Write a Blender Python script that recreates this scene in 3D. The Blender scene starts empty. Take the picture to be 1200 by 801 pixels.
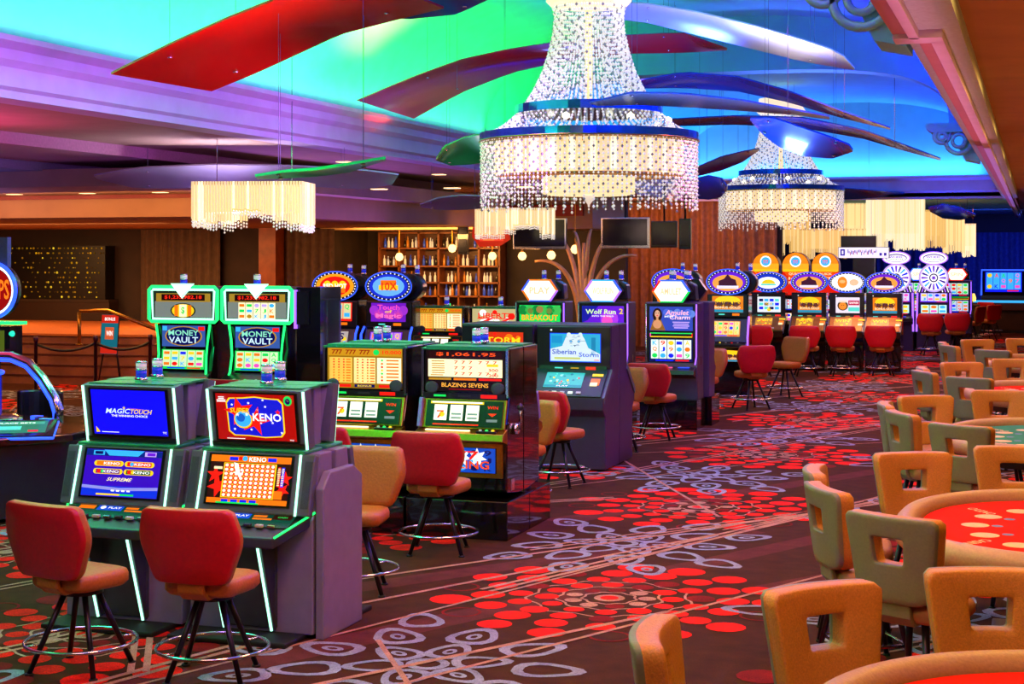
import bpy, bmesh, math, random
from mathutils import Vector, Matrix
R = random.Random(11)
S = bpy.context.scene
COL = S.collection
# ---- camera calibration read from the photograph (1200 x 801) ----
F = 1850.0; HZ = 298.0; H = 2.45; T = math.atan(615 / 1850.0)
sT, cT = math.sin(T), math.cos(T)
pi = math.pi

def P(px, py, d):                 # pixel at a depth -> world point
    r = (px - 600) / F * d
    return Vector((-d * sT + r * cT, d * cT + r * sT, H + (HZ - py) / F * d))
def G(px, py, z=0.0):             # pixel on a level plane -> world point
    return P(px, py, F * (H - z) / (py - HZ))
def XAT(px, Y):                   # x of the pixel column on the line y = Y
    u = (px - 600) / F
    d = Y / (cT + u * sT)
    return -d * sT + u * d * cT
def DAT(px, Y):
    u = (px - 600) / F
    return Y / (cT + u * sT)
def ZAT(px, py, Y):
    return H + (HZ - py) / F * DAT(px, Y)

# ---------------------------------------------------------------- materials
MATS = {}
def srgb(c):
    return tuple(((x / 12.92) if x <= 0.04045 else ((x + 0.055) / 1.055) ** 2.4) for x in c)
def hexc(h):
    h = h.lstrip('#')
    return srgb(tuple(int(h[i:i + 2], 16) / 255 for i in (0, 2, 4)))
def mat(name, col, rough=0.5, metal=0.0, noise=0.12, scale=30.0, bump=0.0, spec=0.5, emit=None, es=0.0, coat=0.0, alpha=1.0):
    if name in MATS: return MATS[name]
    m = bpy.data.materials.new(name); m.use_nodes = True
    nt = m.node_tree; b = nt.nodes['Principled BSDF']
    c = hexc(col) if isinstance(col, str) else col
    b.inputs['Roughness'].default_value = rough
    b.inputs['Metallic'].default_value = metal
    b.inputs['Specular IOR Level'].default_value = spec
    if coat: b.inputs['Coat Weight'].default_value = coat
    tc = nt.nodes.new('ShaderNodeTexCoord')
    n = nt.nodes.new('ShaderNodeTexNoise'); n.inputs['Scale'].default_value = scale; n.inputs['Detail'].default_value = 4
    nt.links.new(tc.outputs['Object'], n.inputs['Vector'])
    rp = nt.nodes.new('ShaderNodeValToRGB')
    rp.color_ramp.elements[0].position = 0.3; rp.color_ramp.elements[1].position = 0.7
    rp.color_ramp.elements[0].color = tuple(x * (1 - noise) for x in c) + (1,)
    rp.color_ramp.elements[1].color = tuple(min(1, x * (1 + noise)) for x in c) + (1,)
    nt.links.new(n.outputs['Fac'], rp.inputs['Fac']); nt.links.new(rp.outputs['Color'], b.inputs['Base Color'])
    if bump:
        bp = nt.nodes.new('ShaderNodeBump'); bp.inputs['Strength'].default_value = bump; bp.inputs['Distance'].default_value = 0.01
        nt.links.new(n.outputs['Fac'], bp.inputs['Height']); nt.links.new(bp.outputs['Normal'], b.inputs['Normal'])
    if emit is not None:
        b.inputs['Emission Color'].default_value = (hexc(emit) if isinstance(emit, str) else emit) + (1,)
        b.inputs['Emission Strength'].default_value = es
    if alpha < 1: b.inputs['Alpha'].default_value = alpha
    MATS[name] = m
    return m
def emi(col, s=1.0):
    key = 'glow %s %.2f' % (col, s)
    if key in MATS: return MATS[key]
    m = bpy.data.materials.new('glow_' + col.strip('#')); m.use_nodes = True
    nt = m.node_tree; b = nt.nodes['Principled BSDF']
    c = hexc(col)
    b.inputs['Base Color'].default_value = tuple(x * .3 for x in c) + (1,)
    b.inputs['Roughness'].default_value = 0.25
    b.inputs['Emission Color'].default_value = c + (1,)
    b.inputs['Emission Strength'].default_value = s
    MATS[key] = m
    return m

# ---------------------------------------------------------------- mesh builder
class MB:
    def __init__(s): s.v = []; s.f = []; s.m = []; s.s = []; s.slots = []
    def mi(s, m):
        if m not in s.slots: s.slots.append(m)
        return s.slots.index(m)
    def add(s, vs, fs, m, smooth=False, M=None):
        o = len(s.v); k = s.mi(m)
        for v in vs:
            v = Vector(v); s.v.append(M @ v if M is not None else v)
        for f in fs:
            s.f.append([o + i for i in f]); s.m.append(k); s.s.append(smooth)
    def box(s, c, d, m, M=None):
        x, y, z = c; a, b, e = d[0] / 2, d[1] / 2, d[2] / 2
        vs = [(x + i * a, y + j * b, z + k * e) for k in (-1, 1) for j in (-1, 1) for i in (-1, 1)]
        s.add(vs, [(0, 2, 3, 1), (4, 5, 7, 6), (0, 1, 5, 4), (2, 6, 7, 3), (0, 4, 6, 2), (1, 3, 7, 5)], m, False, M)
        return s
    def b2(s, lo, hi, m, M=None):
        return s.box([(lo[i] + hi[i]) / 2 for i in range(3)], [hi[i] - lo[i] for i in range(3)], m, M)
    def extr(s, poly, axis, a, b, m, M=None, smooth=False, caps=True):
        n = len(poly)
        def pt(q, t):
            return (t, q[0], q[1]) if axis == 'x' else ((q[0], t, q[1]) if axis == 'y' else (q[0], q[1], t))
        vs = [pt(q, a) for q in poly] + [pt(q, b) for q in poly]
        fs = [(i, (i + 1) % n, n + (i + 1) % n, n + i) for i in range(n)]
        s.add(vs, fs, m, smooth, M)
        if caps: s.add(vs, [list(range(n))[::-1], [n + i for i in range(n)]], m, False, M)
        return s
    def tube(s, pts, r, m, n=8, closed=False, M=None, cap=True):
        pts = [Vector(p) for p in pts]; N = len(pts); vs = []; fs = []
        rr = r if isinstance(r, (list, tuple)) else [r] * N
        up = Vector((0, 0, 1))
        for i, p in enumerate(pts):
            if closed: t = pts[(i + 1) % N] - pts[i - 1]
            else: t = pts[min(i + 1, N - 1)] - pts[max(i - 1, 0)]
            t.normalize()
            a = t.cross(up)
            if a.length < 0.05: a = t.cross(Vector((1, 0, 0)))
            a.normalize(); b = a.cross(t)
            for k in range(n):
                q = 2 * pi * k / n
                vs.append(p + (a * math.cos(q) + b * math.sin(q)) * rr[i])
        for i in range(N if closed else N - 1):
            j = (i + 1) % N
            for k in range(n):
                l = (k + 1) % n
                fs.append((i * n + k, i * n + l, j * n + l, j * n + k))
        if not closed and cap:
            fs.append(list(range(n))[::-1]); fs.append([(N - 1) * n + k for k in range(n)])
        s.add(vs, fs, m, n > 5, M)
        return s
    def ring(s, c, rad, r, m, n=28, k=6, M=None, ry=None):
        ry = ry or rad
        return s.tube([(c[0] + rad * math.cos(2 * pi * i / n), c[1] + ry * math.sin(2 * pi * i / n), c[2]) for i in range(n)], r, m, k, True, M)
    def lathe(s, prof, m, n=20, c=(0, 0, 0), M=None, smooth=True):
        vs = []; fs = []
        for (r, z) in prof:
            for k in range(n):
                q = 2 * pi * k / n
                vs.append((c[0] + r * math.cos(q), c[1] + r * math.sin(q), c[2] + z))
        for i in range(len(prof) - 1):
            for k in range(n):
                l = (k + 1) % n
                fs.append((i * n + k, i * n + l, (i + 1) * n + l, (i + 1) * n + k))
        if prof[0][0] > 1e-4: fs.append(list(range(n))[::-1])
        if prof[-1][0] > 1e-4: fs.append([(len(prof) - 1) * n + k for k in range(n)])
        s.add(vs, fs, m, smooth, M)
        return s
    def bead(s, p, r, m):
        x, y, z = p
        s.add([(x + r, y, z), (x, y + r, z), (x - r, y, z), (x, y - r, z), (x, y, z + r * 1.2), (x, y, z - r * 1.2)],
              [(0, 1, 4), (1, 2, 4), (2, 3, 4), (3, 0, 4), (1, 0, 5), (2, 1, 5), (3, 2, 5), (0, 3, 5)], m)
    def build(s, name, parent=None, bevel=0.0, fix=True, loc=None):
        me = bpy.data.meshes.new(name)
        me.from_pydata([tuple(v) for v in s.v], [], s.f)
        for m in s.slots: me.materials.append(m)
        me.polygons.foreach_set('material_index', s.m)
        me.polygons.foreach_set('use_smooth', s.s)
        if fix and len(s.f) < 20000:
            bm = bmesh.new(); bm.from_mesh(me)
            bmesh.ops.remove_doubles(bm, verts=bm.verts, dist=1e-5) if bevel else None
            bmesh.ops.recalc_face_normals(bm, faces=bm.faces)
            bm.to_mesh(me); bm.free()
        me.update()
        o = bpy.data.objects.new(name, me); COL.objects.link(o)
        if parent is not None: o.parent = parent
        if loc is not None: o.location = loc
        if bevel:
            bv = o.modifiers.new('Bevel', 'BEVEL'); bv.width = bevel; bv.segments = 2; bv.limit_method = 'ANGLE'; bv.angle_limit = math.radians(35)
        return o

def tag(o, label=None, cat=None, group=None, kind=None):
    if label: o['label'] = label
    if cat: o['category'] = cat
    if group: o['group'] = group
    if kind: o['kind'] = kind
    return o
def thing(name, label, cat, loc=(0, 0, 0), rz=0.0, group=None):
    o = bpy.data.objects.new(name, None); COL.objects.link(o)
    o.location = loc; o.rotation_euler = (0, 0, rz); o.empty_display_size = 0.1
    return tag(o, label, cat, group)
def dup(root, loc, rz, label, group=None):
    def cp(o, par):
        c = o.copy(); COL.objects.link(c)
        if par is not None: c.parent = par
        for ch in o.children: cp(ch, c)
        return c
    kids = list(root.children)
    r = root.copy(); COL.objects.link(r)
    r.location = loc; r.rotation_euler = (0, 0, rz); r['label'] = label
    if group: r['group'] = group
    for k in kids: cp(k, r)
    return r
def struct(name, mb, **kw):
    o = mb.build(name, **kw); o['kind'] = 'structure'; return o

# ---------------------------------------------------------------- lettering
TXT = {}
def textgeo(t):
    if t in TXT: return TXT[t]
    cu = bpy.data.curves.new('lettering', 'FONT'); cu.body = t; cu.size = 1; cu.offset = 0.018; cu.resolution_u = 2
    ob = bpy.data.objects.new('lettering', cu)
    me = ob.to_mesh()
    vs = [tuple(v.co) for v in me.vertices]; fs = [list(p.vertices) for p in me.polygons]
    ob.to_mesh_clear(); bpy.data.objects.remove(ob); bpy.data.curves.remove(cu)
    x0 = min(v[0] for v in vs); x1 = max(v[0] for v in vs); y0 = min(v[1] for v in vs); y1 = max(v[1] for v in vs)
    vs = [((v[0] - (x0 + x1) / 2) / (x1 - x0), (v[1] - (y0 + y1) / 2) / (y1 - y0)) for v in vs]
    TXT[t] = (vs, fs)
    return TXT[t]
class Art:                          # flat artwork on a screen, coordinates -1..1 across its face
    def __init__(s, mb, M, w, h, step=0.0012):
        s.mb = mb; s.M = M; s.w = w / 2; s.h = h / 2; s.k = 0.001; s.step = step
    def up(s): s.k += s.step
    def poly(s, pts, m):
        s.mb.add([(x * s.w, y * s.h, s.k) for x, y in pts], [list(range(len(pts)))], m, False, s.M)
    def rect(s, x, y, w, h, m, sk=0):
        s.poly([(x - w, y - h), (x + w, y - h), (x + w + sk, y + h), (x - w + sk, y + h)], m)
    def disc(s, x, y, r, m, rx=None, n=16, a0=0, a1=2 * pi):
        q = s.h / s.w; rx = r * q if rx is None else rx
        s.poly([(x + rx * math.cos(a0 + (a1 - a0) * i / n), y + r * math.sin(a0 + (a1 - a0) * i / n)) for i in range(n if a1 - a0 > 6.2 else n + 1)], m)
    def star(s, x, y, r, m, n=5, rot=0.0, inner=.42):
        q = s.h / s.w; pts = []
        for i in range(2 * n):
            a = pi / 2 + rot + pi * i / n; rr = r if i % 2 == 0 else r * inner
            pts.append((x + rr * q * math.cos(a), y + rr * math.sin(a)))
        # fan so the concave outline fills cleanly
        vs = [(x * s.w, y * s.h, s.k)] + [(a * s.w, b * s.h, s.k) for a, b in pts]
        s.mb.add(vs, [(0, 1 + i, 1 + (i + 1) % (2 * n)) for i in range(2 * n)], m, False, s.M)
    def text(s, t, x, y, w, h, m, shear=0.0):
        vs, fs = textgeo(t)
        s.mb.add([((x + (a + shear * b * h / w) * 2 * w) * s.w, (y + b * 2 * h) * s.h, s.k) for a, b in vs], fs, m, False, s.M)
    def outline(s, x, y, w, h, t, m):
        q = t * s.h / s.w
        s.rect(x, y + h - t / 2, w, t / 2, m); s.rect(x, y - h + t / 2, w, t / 2, m)
        s.rect(x - w + q / 2, y, q / 2, h, m); s.rect(x + w - q / 2, y, q / 2, h, m)
def face(c, tilt=0.0):              # frame of a panel facing -Y, its top leaning back by tilt
    a = tilt
    X = Vector((1, 0, 0)); U = Vector((0, math.sin(a), math.cos(a))); N = Vector((0, -math.cos(a), math.sin(a)))
    M = Matrix((X, U, N)).transposed().to_4x4(); M.translation = Vector(c)
    return M

W = emi('#ffffff', 1.15); WW = emi('#fff2c0', 1.2); BLK = mat('screen_black', '#050507', .3)
RED = emi('#ff1a10', 1.0); ORG = emi('#ff7a10', 1.0); YEL = emi('#ffd21a', 1.05); GRN = emi('#16e05a', 1.0)
BLU = emi('#1420ff', 1.0); SKY = emi('#39b8ff', 1.0); PUR = emi('#6a16d8', 1.0); PNK = emi('#ff4fc8', 1.0)
DKR = emi('#a00808', .9); NAVY = emi('#0a1060', .8); TEAL = emi('#58e0d0', 1.0); LIL = emi('#c8a8ff', 1.0)
DBR = emi('#3a1408', .8); GLD = emi('#c89020', .9); CRM = emi('#ffe9b0', 1.1); LED_G = emi('#20ff70', 1.9)
LED_G2 = emi('#a8ffd8', 2.2); LED_B = emi('#2a50ff', 2.2); LED_V = emi('#a060ff', 1.8); DGRN = emi('#0a5a2a', .8)
BRICK = [RED, ORG, YEL, GRN, SKY, PNK, BLU]

def m_body(): return mat('cabinet_black', '#17151c', .32, 0, .2, 12, coat=.3)
BODY = m_body(); GLOSS = mat('cabinet_gloss_black', '#0d0a10', .12, 0, .2, 8, coat=.6)
GREY = mat('cabinet_lilac_grey', '#7d7694', .42, 0, .08, 10); GREYD = mat('bezel_grey', '#5a6069', .4, 0, .08, 14)
DARKG = mat('cabinet_charcoal', '#33343c', .4, 0, .1, 12); CHR = mat('chrome', '#d8d8e0', .14, 1.0, .03)
BRASS = mat('brushed_brass', '#b8862a', .3, .9, .15, 40); GRILL = mat('speaker_grey', '#3c464a', .6, 0, .3, 220)
BTN = mat('button_white', '#d0d0c8', .35); RUBB = mat('rubber_black', '#0c0c0e', .7)
CANB = mat('candle_blue', '#2030c8', .3, emit='#2038ff', es=.35); CANW = mat('candle_white', '#e6e6f0', .3, emit='#e8e8ff', es=.25)
TOPG = mat('cabinet_top_green_light', '#2f9f68', .35, .2, .08, 8)  # green ceiling light reflected on the machine tops, painted into the colour

def candle(par, x, y, z, s=1.0):
    b = MB()
    b.lathe([(.042 * s, 0), (.042 * s, .03 * s), (.032 * s, .035 * s)], CHR, 12, (x, y, z))
    b.lathe([(.034 * s, .035 * s), (.034 * s, .085 * s)], CANB, 12, (x, y, z))
    b.lathe([(.037 * s, .085 * s), (.037 * s, .095 * s)], CHR, 12, (x, y, z))
    b.lathe([(.034 * s, .095 * s), (.034 * s, .135 * s)], CANW, 12, (x, y, z))
    b.lathe([(.037 * s, .135 * s), (.037 * s, .145 * s), (.02 * s, .15 * s)], CHR, 12, (x, y, z))
    return b.build('candle_light', par)
def screen(par, c, w, h, tilt, art, base=BLK, name='screen'):
    b = MB(); M = face(c, tilt)
    b.box((0, 0, -.008), (w, h, .018), base, M)
    a = Art(b, M, w, h, .0015); a.k = .0022
    art(a)
    return b.build(name, par, fix=False)
def button_row(deck_par, c, w, n, tilt, m=BTN, r=.016, names='button'):
    for i in range(n):
        b = MB(); M = face((c[0] - w / 2 + w * i / max(1, n - 1), c[1], c[2]), tilt)
        b.lathe([(r, 0), (r, .006), (r * .7, .010)], m[i % len(m)] if isinstance(m, list) else m, 10, (0, 0, 0), M)
        b.build(names, deck_par)
# ================================================================ artwork on the screens
def reels(a, x0, x1, y0, y1, nc, nr, seed, bg=W, cols=None, r=.5):
    q = random.Random(seed); cols = cols or BRICK
    cw = (x1 - x0) / nc; ch = (y1 - y0) / nr
    a.up()
    for i in range(nc):
        a.rect(x0 + cw * (i + .5), (y0 + y1) / 2, cw * .46, (y1 - y0) / 2, bg)
    a.up(); a.up()
    for i in range(nc):
        for j in range(nr):
            x = x0 + cw * (i + .5); y = y0 + ch * (j + .5); m = q.choice(cols); k = q.random()
            rx = cw * .34; ry = ch * .36
            if k < .4: a.disc(x, y, ry, m, rx=rx, n=10)
            elif k < .7: a.rect(x, y, rx, ry * .7, m)
            else: a.text(q.choice(['7', 'A', 'K', 'Q', 'J', '9']), x, y, rx * .8, ry, m)
def stripes(a, x0, x1, y0, y1, n, m, seed=0):
    q = random.Random(seed)
    for i in range(n):
        y = y0 + (y1 - y0) * (i + .5) / n; e = (x1 - x0) / 2
        f = .6 + .4 * q.random()
        a.rect((x0 + x1) / 2, y, e * f, abs(y1 - y0) / n * .28, m)
def art_magic(a):
    a.rect(0, 0, .94, .94, emi('#0a0aff', 1.0)); a.up()
    a.text('MAGIC', -.28, .06, .30, .105, emi('#d8f0ff', 1.1), .2); a.text('TOUCH', .30, .05, .27, .10, YEL, .2)
    a.star(-.12, .2, .07, YEL); a.poly([(-.1, .19), (.2, .15), (.5, .13), (.2, .17)], ORG)
    a.text('THE WINNING CHOICE', 0, -.14, .46, .045, W)
    a.poly([(-.88, -.62), (-.84, -.7), (-.78, -.85), (-.88, -.86)], YEL); a.rect(-.52, -.84, .22, .012, W); a.text('TC', .86, -.8, .05, .04, W)
def art_superkeno(a):
    a.rect(0, 0, .94, .94, emi('#b00808', 1.0)); a.up()
    fr = [(-.62, .78), (-.3, .8), (0, .86), (.3, .8), (.58, .78), (.68, .6), (.68, -.6), (.6, -.78), (.2, -.84), (-.2, -.78), (-.55, -.78), (-.68, -.6), (-.7, .6)]
    a.poly(fr, YEL); a.up(); a.poly([(x * .95, y * .94) for x, y in fr], emi('#0818d8', 1.0)); a.up()
    for x, y in [(-.55, .5), (-.15, .58), (.25, .45), (.4, -.2), (-.52, -.5), (-.12, -.5), (.12, -.22), (.6, -.6), (.2, .72), (.05, .3)]: a.star(x, y, .06, W)
    a.star(-.38, .22, .62, RED, rot=.2); a.star(-.02, -.15, .62, RED, rot=-.25, inner=.36); a.up()
    a.disc(-.3, -.1, .36, YEL); a.up(); a.disc(-.3, -.08, .32, SKY); a.up(); a.disc(-.35, -.02, .17, emi('#1060d0', 1)); a.star(-.42, .1, .08, W); a.star(-.2, .12, .08, W)
    a.text('SUPER', -.36, .28, .24, .10, YEL, .1); a.text('KENO', .28, .02, .34, .16, W); a.star(.55, .24, .12, RED)
    a.disc(.8, .72, .2, GRN, rx=.1); a.up(); a.disc(.8, .7, .12, NAVY, rx=.06); a.disc(.8, .74, .05, YEL, rx=.03)
    stripes(a, -.9, -.68, .6, .84, 4, W, 2); a.rect(-.5, -.88, .22, .012, W); a.text('TC', .84, -.88, .05, .03, W)
def art_kenomenu(a):
    a.rect(0, 0, .94, .94, emi('#3808c0', 1.0)); a.up()
    a.rect(0, .8, .94, .12, emi('#0a2080', 1)); a.rect(0, -.72, .94, .2, emi('#1030e0', 1)); a.up()
    a.poly([(-.5, .92), (.5, .92), (.36, .7), (-.36, .7)], SKY); a.rect(-.62, .8, .14, .09, SKY); a.rect(.66, .8, .14, .09, LIL)
    a.poly([(-.94, -.5), (0, -.58), (.94, -.5), (.94, -.62), (0, -.7), (-.94, -.62)], emi('#9090e8', 1)); a.up()
    a.rect(-.62, .8, .1, .06, NAVY); a.rect(.68, .8, .1, .06, PUR)
    for x, y, m in [(-.34, .38, ORG), (.42, .38, RED), (-.34, .06, PUR), (.42, .06, GRN)]:
        a.disc(x - .3, y, .11, YEL); a.disc(x + .3, y, .11, YEL); a.rect(x, y, .3, .11, YEL)
    a.up()
    for x, y, m in [(-.34, .38, ORG), (.42, .38, RED), (-.34, .06, emi('#701080', 1)), (.42, .06, DGRN)]:
        a.rect(x, y, .3, .085, m)
    a.up()
    for x, y in [(-.34, .38), (.42, .38), (-.34, .06), (.42, .06)]: a.text('KENO', x + .08, y, .2, .055, W)
    a.disc(.24, .38, .08, SKY); a.disc(-.56, .06, .08, RED); a.disc(-.47, .06, .07, GRN); a.disc(.2, .06, .08, RED); a.disc(.28, .06, .07, YEL)
    a.text('SUPREME', -.02, -.25, .3, .07, CRM, .3)
    for i in range(4): a.rect(-.15 + i * .13, -.7, .04, .03, W)
    a.rect(-.25, -.86, .3, .035, YEL); a.rect(.2, -.86, .18, .035, GRN)
def art_kenogrid(a):
    a.rect(0, 0, .94, .94, emi('#300808', .9)); a.up()
    a.rect(0, .8, .94, .13, ORG); a.rect(0, -.84, .94, .1, ORG)
    a.star(-.8, .15, .35, RED); a.star(-.7, -.3, .45, RED, rot=.4); a.star(.84, .1, .3, RED); a.star(.8, -.35, .3, RED, rot=.6); a.up()
    a.text('KENO', .16, .8, .2, .09, W); a.rect(-.4, .8, .1, .07, BLU); a.rect(.5, .8, .1, .07, BLU); a.disc(-.14, .82, .1, SKY); a.disc(-.24, .82, .08, RED)
    a.rect(0, -.04, .62, .68, YEL); a.up(); a.rect(0, -.04, .59, .65, emi('#f04010', 1)); a.up()
    for i in range(10):
        for j in range(8):
            x = -.54 + i * .12; y = -.62 + j * .165
            a.disc(x, y, .062, emi('#fff0d8', 1.15), rx=.042, n=8)
            if j and i: a.rect(x - .06, y - .083, .016, .026, YEL)
    a.up()
    a.poly([(-.38, .66), (-.28, .6), (-.18, .1), (-.22, .06), (-.34, .4)], W); a.poly([(-.42, .22), (-.26, .34), (-.28, .26)], W); a.poly([(-.12, .4), (-.2, .2), (-.16, .18)], W)
    a.rect(-.74, .42, .1, .05, CRM); a.rect(.7, .15, .028, .38, RED); a.rect(.79, .15, .035, .38, BLU); a.rect(.72, -.55, .1, .16, ORG); a.up()
    stripes(a, .66, .74, -.2, .5, 10, CRM, 4); stripes(a, .76, .82, -.2, .5, 10, CRM, 5)
    for i in range(4): a.rect(-.5 + i * .22, -.84, .08, .05, BLU)
    a.rect(-.2, -.92, .5, .03, GRN)
def art_sevens(a, price, name):
    a.rect(0, 0, .97, .97, emi('#180404', 1)); a.up()
    a.rect(0, .76, .9, .15, emi('#280404', 1)); a.rect(0, .12, .92, .42, WW); a.up()
    a.text(price, .02, .77, .74, .1, emi('#ff5010', 1.1)); q = random.Random(5)
    for i in range(6):
        for j in range(3):
            x = -.22 + i * .18 + (.06 if i > 2 else 0); y = .4 - j * .27
            if not (i > 2 and j == 1): a.text('7', x, y, .05, .075, RED)
    for j in range(7): a.rect(-.7 + .04 * q.random(), .44 - j * .11, .16, .022, GLD)
    a.rect(.68, .27, .14, .06, YEL); a.text('300', .7, .05, .12, .07, RED); a.text('200', .7, -.2, .12, .07, RED)
    for x, m in [(-.62, GLD), (0, ORG), (.62, RED)]: a.rect(x, -.4, .28, .05, m)
    a.up(); a.text(name, 0, -.68, .58, .1, emi('#ffb040', 1.05)); a.rect(0, -.88, .4, .02, DKR)
def art_paytable(a):
    a.rect(0, 0, .97, .97, emi('#a07010', 1)); a.up()
    a.rect(0, .78, .95, .18, emi('#d09018', 1)); a.rect(-.62, -.1, .3, .62, emi('#f0c050', 1.05)); a.rect(.0, -.1, .28, .62, emi('#ffe090', 1.1)); a.rect(.63, -.1, .31, .62, WW); a.up()
    for x in (-.72, -.36, 0): 
        for k in (-.09, 0, .09): a.text('7', x + k, .78, .05, .11, DKR)
    a.disc(.3, .78, .14, GRN); a.text('10,000', .7, .78, .24, .1, RED)
    for c in (-.62, 0):
        for j in range(9):
            for i in range(3): a.disc(c - .18 + i * .13, .42 - j * .13, .04, RED if j < 4 else ORG, n=8)
            a.rect(c + .2, .42 - j * .13, .06, .03, ORG)
    for j in range(7): a.disc(.45, .4 - j * .16, .055, [GRN, ORG, RED, YEL][j % 4], n=8); a.rect(.72, .4 - j * .16, .16, .035, ORG)
    for x, m in [(-.62, RED), (0, NAVY), (.63, RED)]: a.rect(x, -.85, .26, .07, m)
    a.up(); a.text('BONUS', 0, -.85, .18, .04, YEL)
def art_reelwin(a):
    a.rect(0, 0, .97, .97, BLK); a.up()
    a.rect(-.2, .82, .7, .1, YEL); a.up(); a.rect(-.2, .84, .66, .05, W)
    for x in (-.62, -.2, .22): 
        a.rect(x, .05, .17, .6, emi('#fffbe8', 1.2))
    a.up(); a.text('7', -.62, -.1, .1, .3, RED); a.disc(-.58, -.1, .2, YEL)
    for x in (-.2, .22):
        for y in (-.35, -.05): a.rect(x, y, .13, .07, emi('#80a090', .9))
    a.text('WIN', .74, .5, .14, .12, RED); a.poly([(.62, .05), (.86, .05), (.74, -.2)], RED); a.rect(.74, -.5, .14, .1, emi('#808890', .8))
    a.rect(-.2, -.86, .6, .05, RED)
def art_sevenwing(a):
    a.rect(0, 0, .97, .97, emi('#1048c0', 1)); a.up()
    reels(a, -.95, .95, -.9, .9, 5, 3, 61, emi('#1048c0', 1), [SKY, NAVY, TEAL])
    for x in (-.45, 0, .45): a.star(x, .25, .75, W, n=7, inner=.5)
    a.up(); a.up(); a.text('BLAZING', -.02, -.35, .82, .32, emi('#ff5010', 1.0)); a.text('777', 0, .38, .5, .34, RED)
def art_tiger(a, name=('Siberian', 'Storm')):
    a.rect(0, 0, .98, .98, emi('#1a40ff', 1)); a.up(); a.rect(0, 0, .95, .93, emi('#28a8d0', 1)); a.up()
    a.rect(.7, .1, .08, .6, emi('#1080b0', 1)); a.rect(-.7, .55, .2, .25, emi('#1890c8', 1))
    a.poly([(-.95, -.1), (-.5, .1), (-.38, .6), (-.3, .9), (.25, .9), (.36, .6), (.5, 0), (.95, -.4), (.95, -.9), (-.95, -.9)], emi('#d8e8f0', 1)); a.up()
    a.disc(-.24, .88, .14, emi('#d8e8f0', 1)); a.disc(.2, .88, .14, emi('#d8e8f0', 1))
    for x in (-.16, .14): a.disc(x, .42, .1, emi('#8098b0', 1)); 
    a.poly([(-.07, .18), (.05, .18), (-.01, .06)], emi('#607890', 1))
    q = random.Random(3)
    for i in range(18):
        x = q.uniform(-.35, .33); y = q.uniform(.1, .85); a.rect(x, y, .05, .015, emi('#8098b0', 1), sk=.02)
    a.up(); a.disc(-.16, .42, .05, SKY); a.disc(.14, .42, .05, SKY)
    a.text(name[0], -.42, -.28, .46, .17, emi('#3858c8', 1)); a.text(name[1], .52, -.46, .38, .15, emi('#5070d8', 1)); a.rect(-.3, -.72, .5, .07, emi('#c8d070', 1)); a.text('WIN', .82, -.82, .1, .05, RED)
def art_console(a):
    a.rect(0, 0, .97, .97, emi('#30b8b0', 1)); a.up(); q = random.Random(8)
    for i in range(26): a.disc(q.uniform(-.8, .8), q.uniform(-.5, .8), q.uniform(.07, .14), q.choice([TEAL, emi('#a0e0d8', 1), YEL, RED, emi('#188890', 1)]), n=8)
    a.rect(0, -.78, .95, .14, emi('#1890a0', 1)); a.up(); a.text('PLAY', 0, -.78, .3, .07, W)
def art_general(seed, bg, title, tcol, kind=0):
    def f(a):
        q = random.Random(seed)
        a.rect(0, 0, .97, .97, bg); a.up()
        for i in range(14): a.disc(q.uniform(-.85, .85), q.uniform(-.85, .85), q.uniform(.1, .3), q.choice(kind or BRICK), n=10)
        a.up()
        for i, t in enumerate(title):
            a.text(t, q.uniform(-.1, .1), .42 - i * (.85 / max(1, len(title))), .78, .5 / (len(title) + .4), tcol)
        a.rect(0, -.88, .95, .07, q.choice(BRICK))
    return f
def art_reels(seed, bg=W, nc=5, nr=3, frame=NAVY, top=None):
    def f(a):
        a.rect(0, 0, .97, .97, frame)
        reels(a, -.92, .92, -.72, .7 if top else .9, nc, nr, seed, bg)
        if top: a.text(top, 0, .83, .6, .08, YEL)
        a.rect(-.3, -.86, .4, .06, BLU); a.rect(.5, -.86, .3, .06, RED)
    return f
def art_woman(a):
    a.rect(0, 0, .97, .97, emi('#3048b8', 1)); a.up()
    for i in range(8): a.disc(-.2 + i * .16, .5 - .1 * (i % 3), .3, [emi('#4868d8', 1), emi('#6088e0', 1)][i % 2])
    a.disc(-.62, .3, .55, emi('#200808', 1), rx=.22); a.poly([(-.95, -.95), (-.8, -.1), (-.45, -.1), (-.25, -.95)], emi('#906020', 1)); a.up()
    a.disc(-.62, .38, .3, emi('#e0a888', 1), rx=.12); a.disc(-.62, -.45, .36, emi('#d89868', 1), rx=.2); a.rect(-.62, .04, .05, .2, emi('#d89868', 1)); a.up()
    a.disc(-.67, .44, .04, BLK, rx=.02); a.disc(-.57, .44, .04, BLK, rx=.02); a.rect(-.62, .24, .035, .03, RED)
    a.text('Amulet', .28, .5, .52, .2, emi('#ffb8d0', 1.1), .1); a.text('and the', -.1, .2, .2, .09, W); a.text('Charm', .4, .12, .46, .18, emi('#ffd0e0', 1.1), .1)
    stripes(a, 0, .9, -.8, -.2, 4, LIL, 3)
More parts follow.
